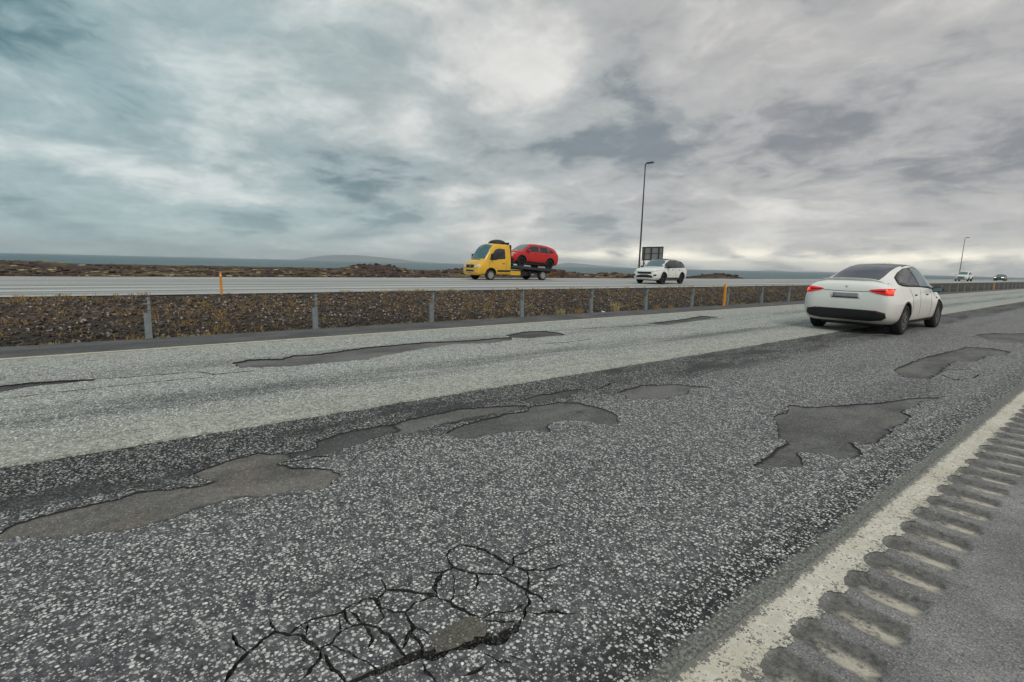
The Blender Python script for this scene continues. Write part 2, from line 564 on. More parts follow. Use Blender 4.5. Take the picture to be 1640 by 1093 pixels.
def edge_f(b):
    p = posn()
    d, c = voro(p, 90); r, g, bb = sepc(c)
    st = sstep(0.24 - r, -.02, .02)*(1.0 - sstep(d, .3, .5))
    lk(mix(st, cscale((.026, .025, .024), noi(p, 60, 3, .8)*1.8), (.22, .215, .20)), b.inputs['Base Color'])
    b.inputs['Roughness'].default_value = .95
    bump(b, noi(p, 90, 3, .8), .8, .006)


M = dict(
    near_lane=material('coarse worn surfacing', near_lane_f),
    light_lane=material('pale worn surfacing', light_lane_f),
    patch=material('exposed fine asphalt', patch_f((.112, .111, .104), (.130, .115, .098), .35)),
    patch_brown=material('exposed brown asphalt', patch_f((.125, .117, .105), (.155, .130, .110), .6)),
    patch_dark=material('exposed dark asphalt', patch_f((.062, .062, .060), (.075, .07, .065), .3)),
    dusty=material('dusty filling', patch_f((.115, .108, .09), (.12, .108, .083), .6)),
    binder=simple('dark binder under the surfacing', (.009, .009, .010), .95, grime=.5, scale=30),
    edge=material('broken bituminous edge', edge_f),
    line=material('worn cream road paint', line_f),
    leftline=simple('worn pale yellow road paint', (.60, .57, .44), .8, grime=.35, scale=9),
    shoulder=material('worn shoulder asphalt', shoulder_f),
    lshoulder=material('dark shoulder asphalt', asphalt_f((.075, .071, .072), .3, (.085, .070, .062), .5, .16)),
    far_road=material('pale far carriageway', far_road_f),
    median=material('dark gravel soil', median_f),
    heath=material('brown mossy heath', heath_f),
    sea=material('sea', sea_f), rock=material('mountain rock', rock_f), stones=material('lava gravel', stones_f),
    galv=simple('galvanised steel', (.30, .335, .35), .5, .35, .35, scale=14),
    galv_dark=simple('dull dark steel', (.075, .08, .085), .6, .2, .35, scale=9),
    pole=simple('dark lamp pole steel', (.055, .058, .065), .6, .2, .3),
    alu=simple('grey sheet aluminium', (.36, .35, .34), .6, .2, .2),
    chip_dark=simple('grit in the cracks', (.085, .082, .078), .95, grime=.85, scale=70),
    chip=simple('loose pale chippings', (.42, .415, .40), .9, grime=.75, scale=45),
    orange=simple('orange marker plastic', (.80, .31, .02), .55, 0, .25, scale=12),
    reflector=simple('white reflector', (.75, .75, .72), .3, 0, .1),
    white=simple('white car paint', (.80, .775, .72), .32, 0, .10, .8, scale=2.0),
    white_dirty=material('white car paint with road dirt', dirty_white_f),
    white2=simple('bright white car paint', (.74, .75, .70), .35, 0, .08, .7, scale=2.0),
    yellow=simple('yellow truck paint', (.74, .42, .02), .4, 0, .12, .6, scale=2.0),
    red=simple('red car paint', (.50, .006, .006), .4, 0, .12, .25, scale=2.0),
    darkpaint=simple('dark green grey car paint', (.035, .045, .045), .35, 0, .1, .7),
    black=simple('black plastic', (.012, .012, .013), .55, 0, .3, scale=8),
    tyre=simple('tyre rubber', (.016, .016, .017), .85, 0, .3, scale=12),
    rim=simple('alloy rim', (.27, .25, .235), .42, .7, .3, scale=12),
    rim_dark=simple('dark rim', (.03, .03, .033), .45, .5, .3),
    rim_light=simple('pale steel rim', (.48, .46, .44), .5, .2, .2),
    glass=simple('tinted glass', (.012, .014, .018), .08, 0, .1, spec=.8),
    glass_blue=simple('windscreen glass', (.06, .13, .145), .08, 0, .2, spec=.9),
    glass_grey=simple('rear glass', (.035, .045, .07), .12, 0, .1, spec=.8),
    lamp_red=simple('lit tail lamp', (.70, .015, .01), .25, 0, .1, emis=((1, .05, .03), .16)),
    lamp_dim=simple('unlit red reflector', (.25, .01, .01), .3),
    lamp_bright=simple('lit brake lamp core', (.9, .05, .03), .25, 0, .1, emis=((1, .05, .02), 1.2)),
    lamp_clear=simple('clear headlamp', (.62, .63, .60), .2, .1, .15),
    lamp_lit=simple('lit headlamp', (.9, .9, .85), .2, 0, 0, emis=((1, .96, .86), 2.5)),
    plate=simple('licence plate', (.33, .33, .34), .5, 0, .25, scale=30),
    seam=simple('panel gap', (.03, .03, .03), .8),
    deck=simple('dark deck steel', (.05, .052, .055), .6, .3, .3),
    deck_pale=simple('worn pale deck steel', (.50, .51, .50), .5, .3, .25),
    grass=simple('dry straw grass', (.42, .28, .10), .9, 0, .45, scale=30),
    grass2=simple('pale dry grass', (.50, .40, .20), .9, 0, .4, scale=30),
    litter=simple('white litter', (.7, .7, .66), .7, 0, .1),
    shrub=simple('dark heather', (.030, .018, .013), .95, 0, .6, scale=.7),
)

# ------------------------------------------------------------------ terrain, sea, mountains, haze
BUMPS = []
for (x, depth, top_y, w, h_w) in ((893, 49, 430, 1.5, 1.2), (908, 52, 435, 2.6, 1.4), (985, 60, 437, 6, 2.0), (1150, 70, 438.5, 5, 2),
                                  (600, 60, 424, 6, 3), (930, 60, 439, 4, 2), (40, 70, 418, 9, 3), (760, 80, 431, 9, 4)):
    d = pray(x, top_y); t = depth/F_PX
    P = EYEV + d*t
    BUMPS.append((P.x, P.y, w, P.z))


def field_z(x, y):
    d = math.hypot(x, y)
    z = 0.12 - max(0.0, d - 36)*0.0140
    v = noise.noise(Vector((x*.05, y*.05, 0)))*.9 + noise.noise(Vector((x*.17, y*.17, 5)))*.5 + noise.noise(Vector((x*.6, y*.6, 2)))*.22
    amp = min(1.0, max(0.0, (d - 33)/20))
    z += v*amp*(0.26 + min(d, 400)*0.0022) - 0.10*amp
    for (bx, by, w, top) in BUMPS:
        r2 = ((x - bx)**2 + (y - by)**2)/(w*w)
        if r2 < 8:
            g = math.exp(-r2)
            z = z*(1 - g) + (top + .1*noise.noise(Vector((x*1.3, y*1.3, 9))))*g
    if d > 850: z -= (d - 850)*0.03
    return z


def terrain_z(x, y):
    z = field_z(x, y)
    def band(v, a, b, s):     # 1 inside [a,b], fading over s outside
        if a <= v <= b: return 1.0
        e = (a - v) if v < a else (v - b)
        return max(0.0, 1 - e/s)
    k = band(x, -31.2, 3.2, 1.6)
    return z*(1 - k) + (-0.45)*k


rings = [0.0, 3, 6, 10, 14, 18, 22, 25, 27, 29, 30]
r_ = 30.8
while r_ < 1100:
    rings.append(r_); r_ *= 1.018
rings += [1200, 1500]
NA = 900
tv, tf = [], []
for r_ in rings:
    for k in range(NA):
        a = 2*math.pi*k/NA
        x, y = r_*math.cos(a), r_*math.sin(a)
        tv.append((x, y, terrain_z(x, y)))
for i in range(len(rings) - 1):
    for k in range(NA):
        k2 = (k + 1) % NA
        tf.append((i*NA + k, i*NA + k2, (i + 1)*NA + k2, (i + 1)*NA + k))
tag(mesh_obj('terrain', tv, tf, M['heath'], smooth=True), kind='structure')

sv, sf = [], []
for r_ in (650, 1200, 2500, 5000, 9000, 14000):
    for k in range(180):
        a = 2*math.pi*k/180
        sv.append((r_*math.cos(a), r_*math.sin(a), -13.0))
for i in range(5):
    for k in range(180):
        k2 = (k + 1) % 180
        sf.append((i*180 + k, i*180 + k2, (i + 1)*180 + k2, (i + 1)*180 + k))
tag(mesh_obj('sea', sv, sf, M['sea'], smooth=True), kind='structure')

# distant range across the bay: ridge heights in metres against photo column
prof = [(-400, 0), (450, 0), (475, 6), (490, 45), (515, 95), (535, 150), (555, 165), (575, 145), (610, 118), (640, 75), (665, 30), (700, 10),
        (780, 0), (860, 10), (885, 35), (905, 80), (930, 60), (970, 30), (1010, 5), (1100, 0), (1200, 8), (1230, 30), (1260, 10), (1300, 20),
        (1400, 5), (1640, 0), (2200, 0), (2600, 0)]
mv, mf = [], []
DM = 12000
cols = list(range(-400, 2601, 8))
for j, s in enumerate((0.0, .35, .7, 1.0, .7, .3, 0.0)):
    for x in cols:
        ph = np.interp(x, [p[0] for p in prof], [p[1] for p in prof])
        ang = math.atan((x - 820)/F_PX)
        d = F0*math.cos(ang) + R0*math.sin(ang)
        rr = DM - 700 + j*230
        nz = noise.noise(Vector((x*.03, j*.8, 1)))*.22 + noise.noise(Vector((x*.11, j*1.7, 4)))*.12
        mv.append((d.x*rr, d.y*rr, -14 + s*ph*(1 + nz*min(1, s*1.2))))
nc = len(cols)
for j in range(6):
    for i in range(nc - 1):
        mf.append((j*nc + i, j*nc + i + 1, (j + 1)*nc + i + 1, (j + 1)*nc + i))
tag(mesh_obj('distant_mountains', mv, mf, M['rock'], smooth=True), kind='structure')

bm = bmesh.new(); add_box(bm, -13500, 13500, -13500, 13500, -24, 205)
hz_m = bpy.data.materials.new('haze'); hz_m.use_nodes = True
hn = hz_m.node_tree; hn.nodes.remove(hn.nodes['Principled BSDF'])
pv = hn.nodes.new('ShaderNodeVolumePrincipled'); pv.inputs['Color'].default_value = (.86, .93, .97, 1)
HAZE = 9.5e-5
pv.inputs['Density'].default_value = HAZE; pv.inputs['Anisotropy'].default_value = 0.2
hn.links.new(pv.outputs[0], hn.nodes['Material Output'].inputs['Volume'])
tag(bm_obj('haze', bm, hz_m), kind='stuff')

# ------------------------------------------------------------------ roads


def frac_poly(pts, step, amp, seed):
    """subdivide a closed outline and fray it"""
    out = []
    n = len(pts)
    for i in range(n):
        a, b = Vector(pts[i]), Vector(pts[(i + 1) % n])
        L_ = (b - a).length
        k = max(1, int(L_/step))
        nrm = Vector((-(b - a).y, (b - a).x)).normalized() if L_ > 1e-6 else Vector((0, 0))
        for j in range(k):
            p = a.lerp(b, j/k)
            w = noise.noise(Vector((p.x*9, p.y*9, seed)))*amp + noise.noise(Vector((p.x*30, p.y*30, seed + 4)))*amp*.7 + noise.noise(Vector((p.x*75, p.y*75, seed + 9)))*amp*.35
            out.append(p + nrm*w)
    return out


def inside_any(pt, polys):
    x, y = pt
    for (bx0, by0, bx1, by1, P) in polys:
        if x < bx0 or x > bx1 or y < by0 or y > by1: continue
        c = False
        n = len(P); j = n - 1
        for i in range(n):
            xi, yi = P[i]; xj, yj = P[j]
            if (yi > y) != (yj > y) and x < (xj - xi)*(y - yi)/(yj - yi) + xi: c = not c
            j = i
        if c: return True
    return False


def G2(pts, z=0.0):
    return [gnd(x, y, z).xy for x, y in pts]


def ribbon(pts, w0, w1=None, seed=0, step=.04, amp=.006):
    """crack outline along a ground polyline: jagged, fading to a point at both ends"""
    P = []
    for i in range(len(pts) - 1):
        a, b = Vector(pts[i]), Vector(pts[i + 1]); k = max(1, int((b - a).length/step))
        for j in range(k): P.append(a.lerp(b, j/k))
    P.append(Vector(pts[-1]))
    n = len(P); lft, rgt = [], []
    tot = sum((P[i + 1] - P[i]).length for i in range(n - 1)); run = 0.0
    fr = 1.0/max(step*2.2, w0*.9)
    for i, p in enumerate(P):
        t = (P[min(i + 1, n - 1)] - P[max(i - 1, 0)])
        if t.length < 1e-6: t = Vector((0, 1))
        if i: run += (P[i] - P[i - 1]).length
        nr = Vector((-t.y, t.x)).normalized()
        e = max(.12, min(1.0, min(run, tot - run)/(w0*3.0) + .12))
        w = w0*e*(.85 + .55*noise.noise(Vector((p.x*7, p.y*7, seed))))
        wander = nr*(noise.noise(Vector((p.x*fr*.45, p.y*fr*.45, seed + 7)))*w0*.9)
        l_ = .5 + .55*noise.noise(Vector((p.x*fr, p.y*fr, seed + 3))); r_ = .5 + .55*noise.noise(Vector((p.x*fr, p.y*fr, seed + 13)))
        lft.append(p + wander + nr*w*max(.12, l_)); rgt.append(p + wander - nr*w*max(.12, r_))
    return lft + rgt[::-1]


def z1(pts): return [(300 + x/2.485, 820 + y/2.485) for x, y in pts]      # traced on an enlargement


PATCH = []   # name, label, material, outline px, depth
PATCH.append(('long brown worn hollow in the near lane, running in from the left photo edge', 'patch_brown', -.006,
  [(-90, 884), (-40, 868), (0, 853), (8, 847), (25, 839), (41, 833), (91, 820), (137, 810), (182, 800), (224, 787), (262, 784), (310, 779), (338, 772), (318, 765), (302, 760), (319, 754), (348, 744),
   (385, 733), (414, 725), (431, 727), (458, 727), (476, 733), (445, 742), (468, 749), (497, 749), (535, 752), (545, 761), (539, 768), (531, 779), (506, 784), (468, 785), (439, 792), (414, 797), (373, 798),
   (342, 807), (311, 817), (280, 829), (249, 838), (218, 846), (187, 851), (155, 851), (124, 855), (103, 861), (84, 862), (62, 859), (34, 857), (19, 862), (0, 868), (-40, 884), (-90, 902)]))
PATCH.append(('thin grey worn strip linking the long brown hollow to the next one', 'patch_dark', -.005,
  [(470, 731), (458, 727), (490, 721), (505, 717), (509, 705), (536, 699), (544, 694), (583, 686), (622, 680), (640, 688), (614, 698), (591, 705), (567, 713), (532, 725), (500, 731)]))
PATCH.append(('grey tapering worn hollow just behind the curved one in mid road', 'patch', -.006,
  [(620, 682), (653, 672), (692, 664), (731, 655), (770, 652), (809, 650), (842, 649), (836, 657), (794, 661), (751, 669), (725, 674), (700, 680), (677, 688), (653, 696), (630, 698)]))
PATCH.append(('curved grey-brown worn hollow like a boomerang in the middle of the near lane', 'patch', -.006,
  [(710, 694), (731, 684), (751, 677), (772, 671), (796, 667), (824, 661), (843, 658), (850, 651), (868, 649), (895, 644), (926, 645), (954, 651), (981, 660), (989, 666), (991, 678), (981, 681), (961, 679),
   (934, 674), (907, 673), (887, 677), (876, 684), (885, 693), (860, 690), (829, 690), (801, 694), (770, 699), (751, 703), (723, 699)]))
PATCH.append(('small dark worn sliver at the dark band above the boomerang hollow', 'patch_dark', -.005,
  [(836, 641), (860, 633), (899, 627), (934, 623), (926, 629), (907, 637), (868, 642), (846, 645)]))
PATCH.append(('almond-shaped grey worn hollow with a pointed tip right of the dark band', 'patch', -.006,
  [(988, 629), (1003, 624), (1027, 617), (1050, 617), (1074, 616), (1098, 617), (1117, 619), (1135, 620), (1122, 622), (1107, 623), (1103, 631), (1081, 634), (1062, 639), (1031, 639), (1017, 641), (1007, 639), (1000, 633)]))
PATCH.append(('large ragged grey worn hollow in the wheel track nearest the cream edge line', 'patch', -.006,
  [(1261, 648), (1292, 652), (1326, 651), (1362, 648), (1404, 645), (1432, 642), (1460, 638), (1489, 637), (1517, 635), (1497, 640), (1474, 643), (1472, 648), (1455, 655), (1449, 661), (1460, 669), (1449, 679),
   (1430, 686), (1421, 697), (1404, 708), (1388, 712), (1362, 708), (1374, 718), (1380, 728), (1371, 734), (1345, 734), (1315, 727), (1284, 724), (1278, 728), (1287, 736), (1284, 748), (1250, 749), (1214, 750),
   (1205, 746), (1222, 734), (1242, 720), (1258, 710), (1247, 700), (1246, 686), (1243, 677), (1238, 666), (1261, 659)]))
PATCH.append(('tongue-shaped grey worn hollow behind the big ragged one, beneath the white car', 'patch', -.006,
  [(1431, 593), (1446, 585), (1472, 575), (1503, 567), (1536, 560), (1545, 556), (1587, 558), (1620, 564), (1612, 569), (1581, 571), (1564, 579), (1531, 579), (1517, 588), (1500, 602), (1486, 607), (1455, 606), (1438, 600)]))
PATCH.append(('long grey worn strip at the right photo edge beyond the tongue-shaped hollow', 'patch', -.006,
  [(1560, 537), (1572, 535), (1595, 534), (1622, 535), (1640, 534), (1720, 533), (1720, 549), (1640, 550), (1620, 550), (1595, 548), (1579, 543)]))
PATCH_L = []
PATCH_L.append(('long dark grey worn strip in the pale lane, left of centre', 'patch', -.006,
  [(372, 583), (400, 577), (451, 576), (469, 571), (515, 568), (554, 562), (592, 557), (630, 554), (682, 549), (720, 548), (769, 545), (797, 542), (820, 541), (820, 546), (784, 551), (733, 552), (682, 559), (630, 568),
   (589, 577), (543, 581), (502, 585), (469, 588), (400, 590), (386, 591)]))
PATCH_L.append(('short dark lens-shaped worn spot beyond the long strip in the pale lane', 'patch_dark', -.005,
  [(811, 538), (841, 532), (870, 531), (895, 534), (908, 538), (879, 540), (848, 543), (819, 542)]))
PATCH_L.append(('flat dark worn sliver in the pale lane near the orange marker post', 'patch_dark', -.005,
  [(1035, 519), (1070, 515), (1101, 511), (1123, 506.5), (1151, 509), (1123, 514), (1092, 518), (1066, 521.5)]))
PATCH_L.append(('narrow dark worn streak in the pale lane at the left photo edge', 'patch_dark', -.005,
  [(-60, 630), (-30, 624), (0, 619.5), (50, 614), (100, 611), (154, 608.5), (150, 611.5), (100, 616), (50, 621), (0, 630), (-30, 637), (-60, 642)]))


def sstep_py(v, a, b):
    t = max(0.0, min(1.0, (v - a)/(b - a))); return t*t*(3 - 2*t)


def pack(P):
    xs = [p[0] for p in P]; ys = [p[1] for p in P]
    return (min(xs), min(ys), max(xs), max(ys), P)


def patches(lst, mats_group, seed):
    holes = []
    for i, (lab, m, dep, px) in enumerate(lst):
        g = G2(px)
        far = sum(p.length for p in g)/len(g)
        P = frac_poly(g, .018 + far*.0022, .017 + .0018*far, seed + i*3.3)
        holes.append(pack([tuple(p) for p in P]))
        # the worn floor reaches a little beneath the surrounding surfacing
        n = len(P); area = sum(P[k].x*P[(k + 1) % n].y - P[(k + 1) % n].x*P[k].y for k in range(n))
        sg = 1 if area > 0 else -1
        ex = []
        for k in range(n):
            t = P[(k + 1) % n] - P[k - 1]
            nr = Vector((t.y, -t.x)).normalized()*sg if t.length > 1e-7 else Vector((0, 0))
            ex.append(P[k] + nr*.018)
        rim = []
        ew = .018 + .0024*far
        for k in range(n):
            t = P[(k + 1) % n] - P[k - 1]
            nr = Vector((t.y, -t.x)).normalized()*sg if t.length > 1e-7 else Vector((0, 0))
            for f_ in (.0, .45, 1.0): rim.append(P[k] - nr*ew*f_)
        inner = []
        b = pack([tuple(p) for p in ex]); st = .12
        x = b[0]
        while x < b[2]:
            y = b[1]
            while y < b[3]:
                if inside_any((x, y), [b]): inner.append(Vector((x, y)))
                y += st
            x += st
        rim = [q for q in rim if inside_any((q.x, q.y), [b])]
        cv, ce, cf, *_ = delaunay_2d_cdt(ex + rim + inner, [(k, (k + 1) % n) for k in range(n)], [], 1, 1e-4)
        vs = [(v.x, v.y, dep - i*.0004 + .0015*noise.noise(Vector((v.x*3, v.y*3, 3)))) for v in cv]
        fs = []
        for f in cf:
            c = sum((cv[q] for q in f), Vector((0, 0)))/len(f)
            if inside_any((c.x, c.y), [b]): fs.append(list(f))
        o = mesh_obj('worn_patch', vs, fs, M[m])
        at = o.data.attributes.new('dirt', 'FLOAT', 'POINT')  # dark border weight, full at the outline, none further in
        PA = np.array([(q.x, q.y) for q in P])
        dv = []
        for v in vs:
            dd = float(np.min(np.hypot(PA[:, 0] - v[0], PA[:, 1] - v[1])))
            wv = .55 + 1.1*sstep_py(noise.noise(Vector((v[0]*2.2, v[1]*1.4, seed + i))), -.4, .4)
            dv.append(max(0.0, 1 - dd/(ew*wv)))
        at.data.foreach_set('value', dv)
        tag(o, lab, 'road patch', mats_group)
    return holes


def frac_sheet(name, x0, x1, y0, y1, holes, mat, z=0.0, wall=-.034, chunk=None, tilt_islands=None, extra=[]):
    """flat surfacing with openings that have real side walls"""
    verts, edges = [], []
    def add_loop(P):
        s = len(verts); verts.extend(Vector(p) for p in P)
        edges.extend((s + k, s + (k + 1) % len(P)) for k in range(len(P)))
    add_loop([(x0, y0), (x1, y0), (x1, y1), (x0, y1)])
    for h in holes: add_loop(h[4])
    verts.extend(Vector(e) for e in extra)
    cv, ce, cf, *_ = delaunay_2d_cdt(verts, edges, [], 0, 1e-5)
    bb = (x0, y0, x1, y1)
    keep = []
    for f in cf:
        c = sum((cv[q] for q in f), Vector((0, 0)))/len(f)
        if not (x0 < c.x < x1 and y0 < c.y < y1): continue
        if inside_any((c.x, c.y), holes): continue
        keep.append(list(f))
    # split into connected islands
    ed = {}
    for i, f in enumerate(keep):
        for a, b in zip(f, f[1:] + f[:1]): ed.setdefault((min(a, b), max(a, b)), []).append(i)
    par = list(range(len(keep)))
    def fd(a):
        while par[a] != a: par[a] = par[par[a]]; a = par[a]
        return a
    for v in ed.values():
        if len(v) == 2: par[fd(v[0])] = fd(v[1])
    isl = {}
    for i in range(len(keep)): isl.setdefault(fd(i), []).append(i)
    groups = sorted(isl.values(), key=len, reverse=True)
    def area(fs):
        s = 0
        for i in fs:
            p = [cv[q] for q in keep[i]]
            for k in range(1, len(p) - 1): s += abs((p[k] - p[0]).cross(p[k + 1] - p[0]))/2
        return s
    groups.sort(key=area, reverse=True)
    main = None
    def build(nm, fs, parent=None, zf=lambda p: z):
        idx = {}; vs = []; out = []; nwall = 0
        def vi(q):
            if q not in idx:
                idx[q] = len(vs); vs.append((cv[q].x, cv[q].y, zf(cv[q])))
            return idx[q]
        fset = set(fs)
        for i in fs: out.append([vi(q) for q in keep[i]])
        for i in fs:
            f = keep[i]
            for a, b in zip(f, f[1:] + f[:1]):
                if len([k for k in ed[(min(a, b), max(a, b))] if k in fset]) == 1:
                    pa, pb = cv[a], cv[b]
                    if any(abs(pa[k] - e) < 1e-6 and abs(pb[k] - e) < 1e-6 for k, e in ((0, x0), (1, y0), (0, x1), (1, y1))): continue
                    ia, ib = vi(a), vi(b)
                    va = len(vs); vs.append((pa.x, pa.y, wall)); vs.append((pb.x, pb.y, wall))
                    out.append([ib, ia, va, va + 1]); nwall += 1
        o = mesh_obj(nm, vs, out, [mat, M['edge']], parent)
        o.data.polygons.foreach_set('material_index', [0]*(len(out) - nwall) + [1]*nwall)
        return o
    for gi, fs in enumerate(groups):
        if gi == 0:
            main = build(name, fs); tag(main, kind='structure'); continue
        a = area(fs)
        if a < .0004: continue
        pts = [cv[q] for i in fs for q in keep[i]]
        cx = sum(p.x for p in pts)/len(pts); cy = sum(p.y for p in pts)/len(pts)
        tx, ty, dzz = random.uniform(-.012, .012), random.uniform(-.012, .012), random.uniform(-.004, .0005)
        if a > .5: tx = ty = dzz = 0
        build('broken_piece', fs, main, lambda p: z + dzz + (p.x - cx)*tx + (p.y - cy)*ty)
    return main


Y0, Y1 = -40.0, 700.0
near_holes = patches(PATCH, 'worn hollows in the near lane', 11)
light_holes = patches(PATCH_L, 'worn hollows in the pale lane', 57)
# the small dusty filling among the cracks
dust = z1([(985, 497), (1010, 484), (1030, 468), (1062, 458), (1090, 440), (1120, 432), (1148, 428), (1156, 446), (1172, 458), (1168, 482), (1142, 490), (1130, 508), (1096, 514), (1070, 530), (1040, 532), (1012, 546), (1000, 524)])
patches([('small dusty brown worn spot among the cracked pieces at the bottom', 'dusty', .0035, dust)], 'worn hollows in the near lane', 91)
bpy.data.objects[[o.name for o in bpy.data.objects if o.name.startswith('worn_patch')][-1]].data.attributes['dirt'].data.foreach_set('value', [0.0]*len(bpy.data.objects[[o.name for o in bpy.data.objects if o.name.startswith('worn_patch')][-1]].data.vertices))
CR = [  # crack polylines traced on the enlargement, width in metres
    ([(140, 690), (185, 620), (240, 560), (300, 510), (350, 478), (400, 485), (460, 490), (500, 520), (525, 552), (560, 530), (600, 490), (640, 455), (700, 440), (760, 460), (800, 490), (832, 520), (850, 560), (870, 600)], .014),
    ([(320, 425), (345, 455), (352, 480)], .016), ([(440, 690), (470, 645), (505, 608), (530, 580), (525, 548)], .022),
    ([(400, 488), (430, 460), (490, 430), (550, 415), (620, 400), (650, 372), (682, 358)], .009), ([(636, 385), (640, 430), (665, 452)], .016),
    ([(775, 265), (790, 310), (860, 312), (920, 320), (990, 335), (1040, 360), (1080, 385), (1140, 405), (1172, 425)], .012),
    ([(955, 236), (1010, 240), (1052, 222), (1035, 185), (1045, 150), (1085, 132), (1150, 140), (1220, 170), (1270, 200), (1292, 215), (1240, 250), (1170, 245), (1100, 236), (1050, 218)], .012),
    ([(1012, 240), (985, 285), (992, 336)], .015), ([(1290, 218), (1300, 180), (1360, 155), (1420, 130), (1470, 105)], .008),
    ([(1290, 214), (1350, 232), (1420, 235), (1510, 205)], .012), ([(1240, 248), (1300, 285), (1350, 310), (1400, 335), (1435, 372)], .014),
    ([(1350, 230), (1358, 262), (1352, 312)], .010), ([(745, 350), (775, 385), (820, 400), (868, 392), (900, 368), (950, 345), (992, 335)], .013),
    ([(860, 398), (880, 430), (900, 462), (880, 500), (850, 550)], .014), ([(1042, 360), (1062, 330), (1110, 328), (1150, 300), (1160, 270), (1140, 243)], .008),
    ([(1345, 310), (1358, 365), (1330, 430)], .014), ([(528, 568), (580, 620), (625, 665), (640, 690)], .020), ([(790, 312), (760, 345), (780, 420), (745, 448)], .011),
    ([(600, 700), (700, 665), (770, 638), (850, 600), (940, 590), (1000, 562), (1080, 540), (1160, 510), (1235, 498), (1310, 470), (1335, 425)], .040),
    ([(1380, 398), (1450, 408), (1545, 400)], .030), ([(700, 440), (680, 420), (640, 392)], .012), ([(905, 462), (950, 475), (975, 492)], .012), ([(1172, 425), (1240, 440), (1325, 432)], .008),
    ([(660, 372), (700, 350), (772, 347)], .010), ([(478, 438), (470, 492)], .010), ([(602, 412), (612, 482)], .010), ([(700, 440), (735, 500), (720, 545)], .008),
    ([(1060, 332), (1062, 300), (1058, 240)], .007), ([(1180, 560), (1230, 590), (1300, 600)], .012), ([(930, 592), (960, 640), (1000, 690)], .014), ([(1085, 655), (1150, 640), (1190, 600)], .012),
    ([(560, 528), (640, 560), (720, 600), (770, 640)], .008), ([(880, 470), (930, 520), (935, 590)], .010), ([(1172, 425), (1230, 400), (1300, 395), (1350, 365)], .008), ([(240, 560), (200, 530), (180, 480)], .008),
    ([(1280, 575), (1330, 590)], .03), ([(640, 690), (700, 720), (760, 700)], .03)]
for i, (pl, w) in enumerate(CR):
    near_holes.append(pack([tuple(p) for p in ribbon(G2(z1(pl)), max(w*1.2, .0105), None, seed=i*2.1, step=.011)]))
crack_holes = near_holes[len(PATCH):]
CR2 = [  # further cracks in photo pixels
    ([(1003, 783), (1040, 786), (1062, 784), (1088, 782), (1108, 777), (1130, 790), (1160, 790), (1195, 786)], .006), ([(1050, 763), (1075, 770), (1100, 768), (1120, 775)], .005),
    ([(1115, 762), (1145, 758), (1180, 745)], .005), ([(1205, 676), (1222, 679), (1240, 684)], .012), ([(1214, 652), (1240, 656), (1262, 655)], .012),
    ([(1488, 532), (1510, 534), (1545, 538), (1575, 541)], .05), ([(1504, 594), (1525, 592), (1550, 592), (1580, 596)], .03), ([(1505, 600), (1530, 609), (1555, 606), (1572, 600)], .03),
    ([(440, 742), (475, 738), (500, 733), (530, 731)], .028), ([(715, 680), (750, 673), (790, 671)], .022), ([(930, 628), (955, 625), (985, 612)], .03),
    ([(1372, 708), (1400, 712), (1440, 696)], .01), ([(-20, 858), (10, 846), (50, 832)], .01), ([(1280, 655), (1220, 668), (1200, 675)], .008),
    ([(560, 742), (575, 728), (600, 718), (640, 716)], .012), ([(1120, 600), (1160, 590), (1210, 588)], .012)]
for i, (pl, w) in enumerate(CR2):
    near_holes.append(pack([tuple(p) for p in ribbon(G2(pl), w*.9, None, seed=60 + i*2.1, step=.025)]))
for i, (pl, w) in enumerate([([(150, 609), (220, 605), (300, 598), (320, 598), (345, 601), (372, 599), (420, 595)], .05), ([(-40, 648), (0, 641), (80, 632), (160, 623), (240, 614), (330, 606)], .035),
                             ([(370, 588), (440, 592), (470, 588)], .03), ([(870, 552), (905, 550), (950, 544)], .05), ([(930, 528), (1000, 524), (1060, 521)], .06), ([(25, 680), (60, 677)], .03)]):
    light_holes.append(pack([tuple(p) for p in ribbon(G2(pl), w*.8, None, seed=130 + i*2.1, step=.05)]))

lane = frac_sheet('near_lane', X_SEAM, X_RLINE0 + .012, Y0, Y1, near_holes, M['near_lane'])
frac_sheet('pale_lane', X_LLINE1 - .02, X_SEAM + .001, Y0, Y1, light_holes, M['light_lane'], z=.011, wall=-.034)
# the pale lane's raw edge at the seam, a centimetre above the near lane
sv, sf = [], []
yy = -6.0; k = 0
ys_ = []
while yy < 80:
    ys_.append(yy); yy += .03 if yy < 12 else .15
for yy in ys_:
    w = .018 + .03*(noise.noise(Vector((yy*3.1, 0, 1))) + .4*noise.noise(Vector((yy*14, 0, 1))))
    sv += [(X_SEAM - .03, yy, .0105), (X_SEAM + max(.004, w), yy, .0095), (X_SEAM + max(.004, w) + .004, yy, -.004)]
for k in range(len(ys_) - 1):
    a = k*3
    sf += [(a, a + 1, a + 4, a + 3), (a + 1, a + 2, a + 5, a + 4)]
mesh_obj('frayed_edge', sv, sf, M['light_lane']).parent = bpy.data.objects['pale_lane']

for nm, xa, xb, z, m in (('road_base', X_LSH - .05, 2.6, -.032, 'binder'),
                         ('left_shoulder', X_LSH, X_LLINE0 + .03, .004, 'lshoulder'),
                         ('left_edge_line', X_LLINE0, X_LLINE1, .0155, 'leftline')):
    ysg = [Y0, -20, -10, 0, 20, 60, 150, 350, Y1]
    o = grid_obj(nm, [xa, xb], ysg, lambda x, y, z=z: z, M[m]); tag(o, kind='structure')
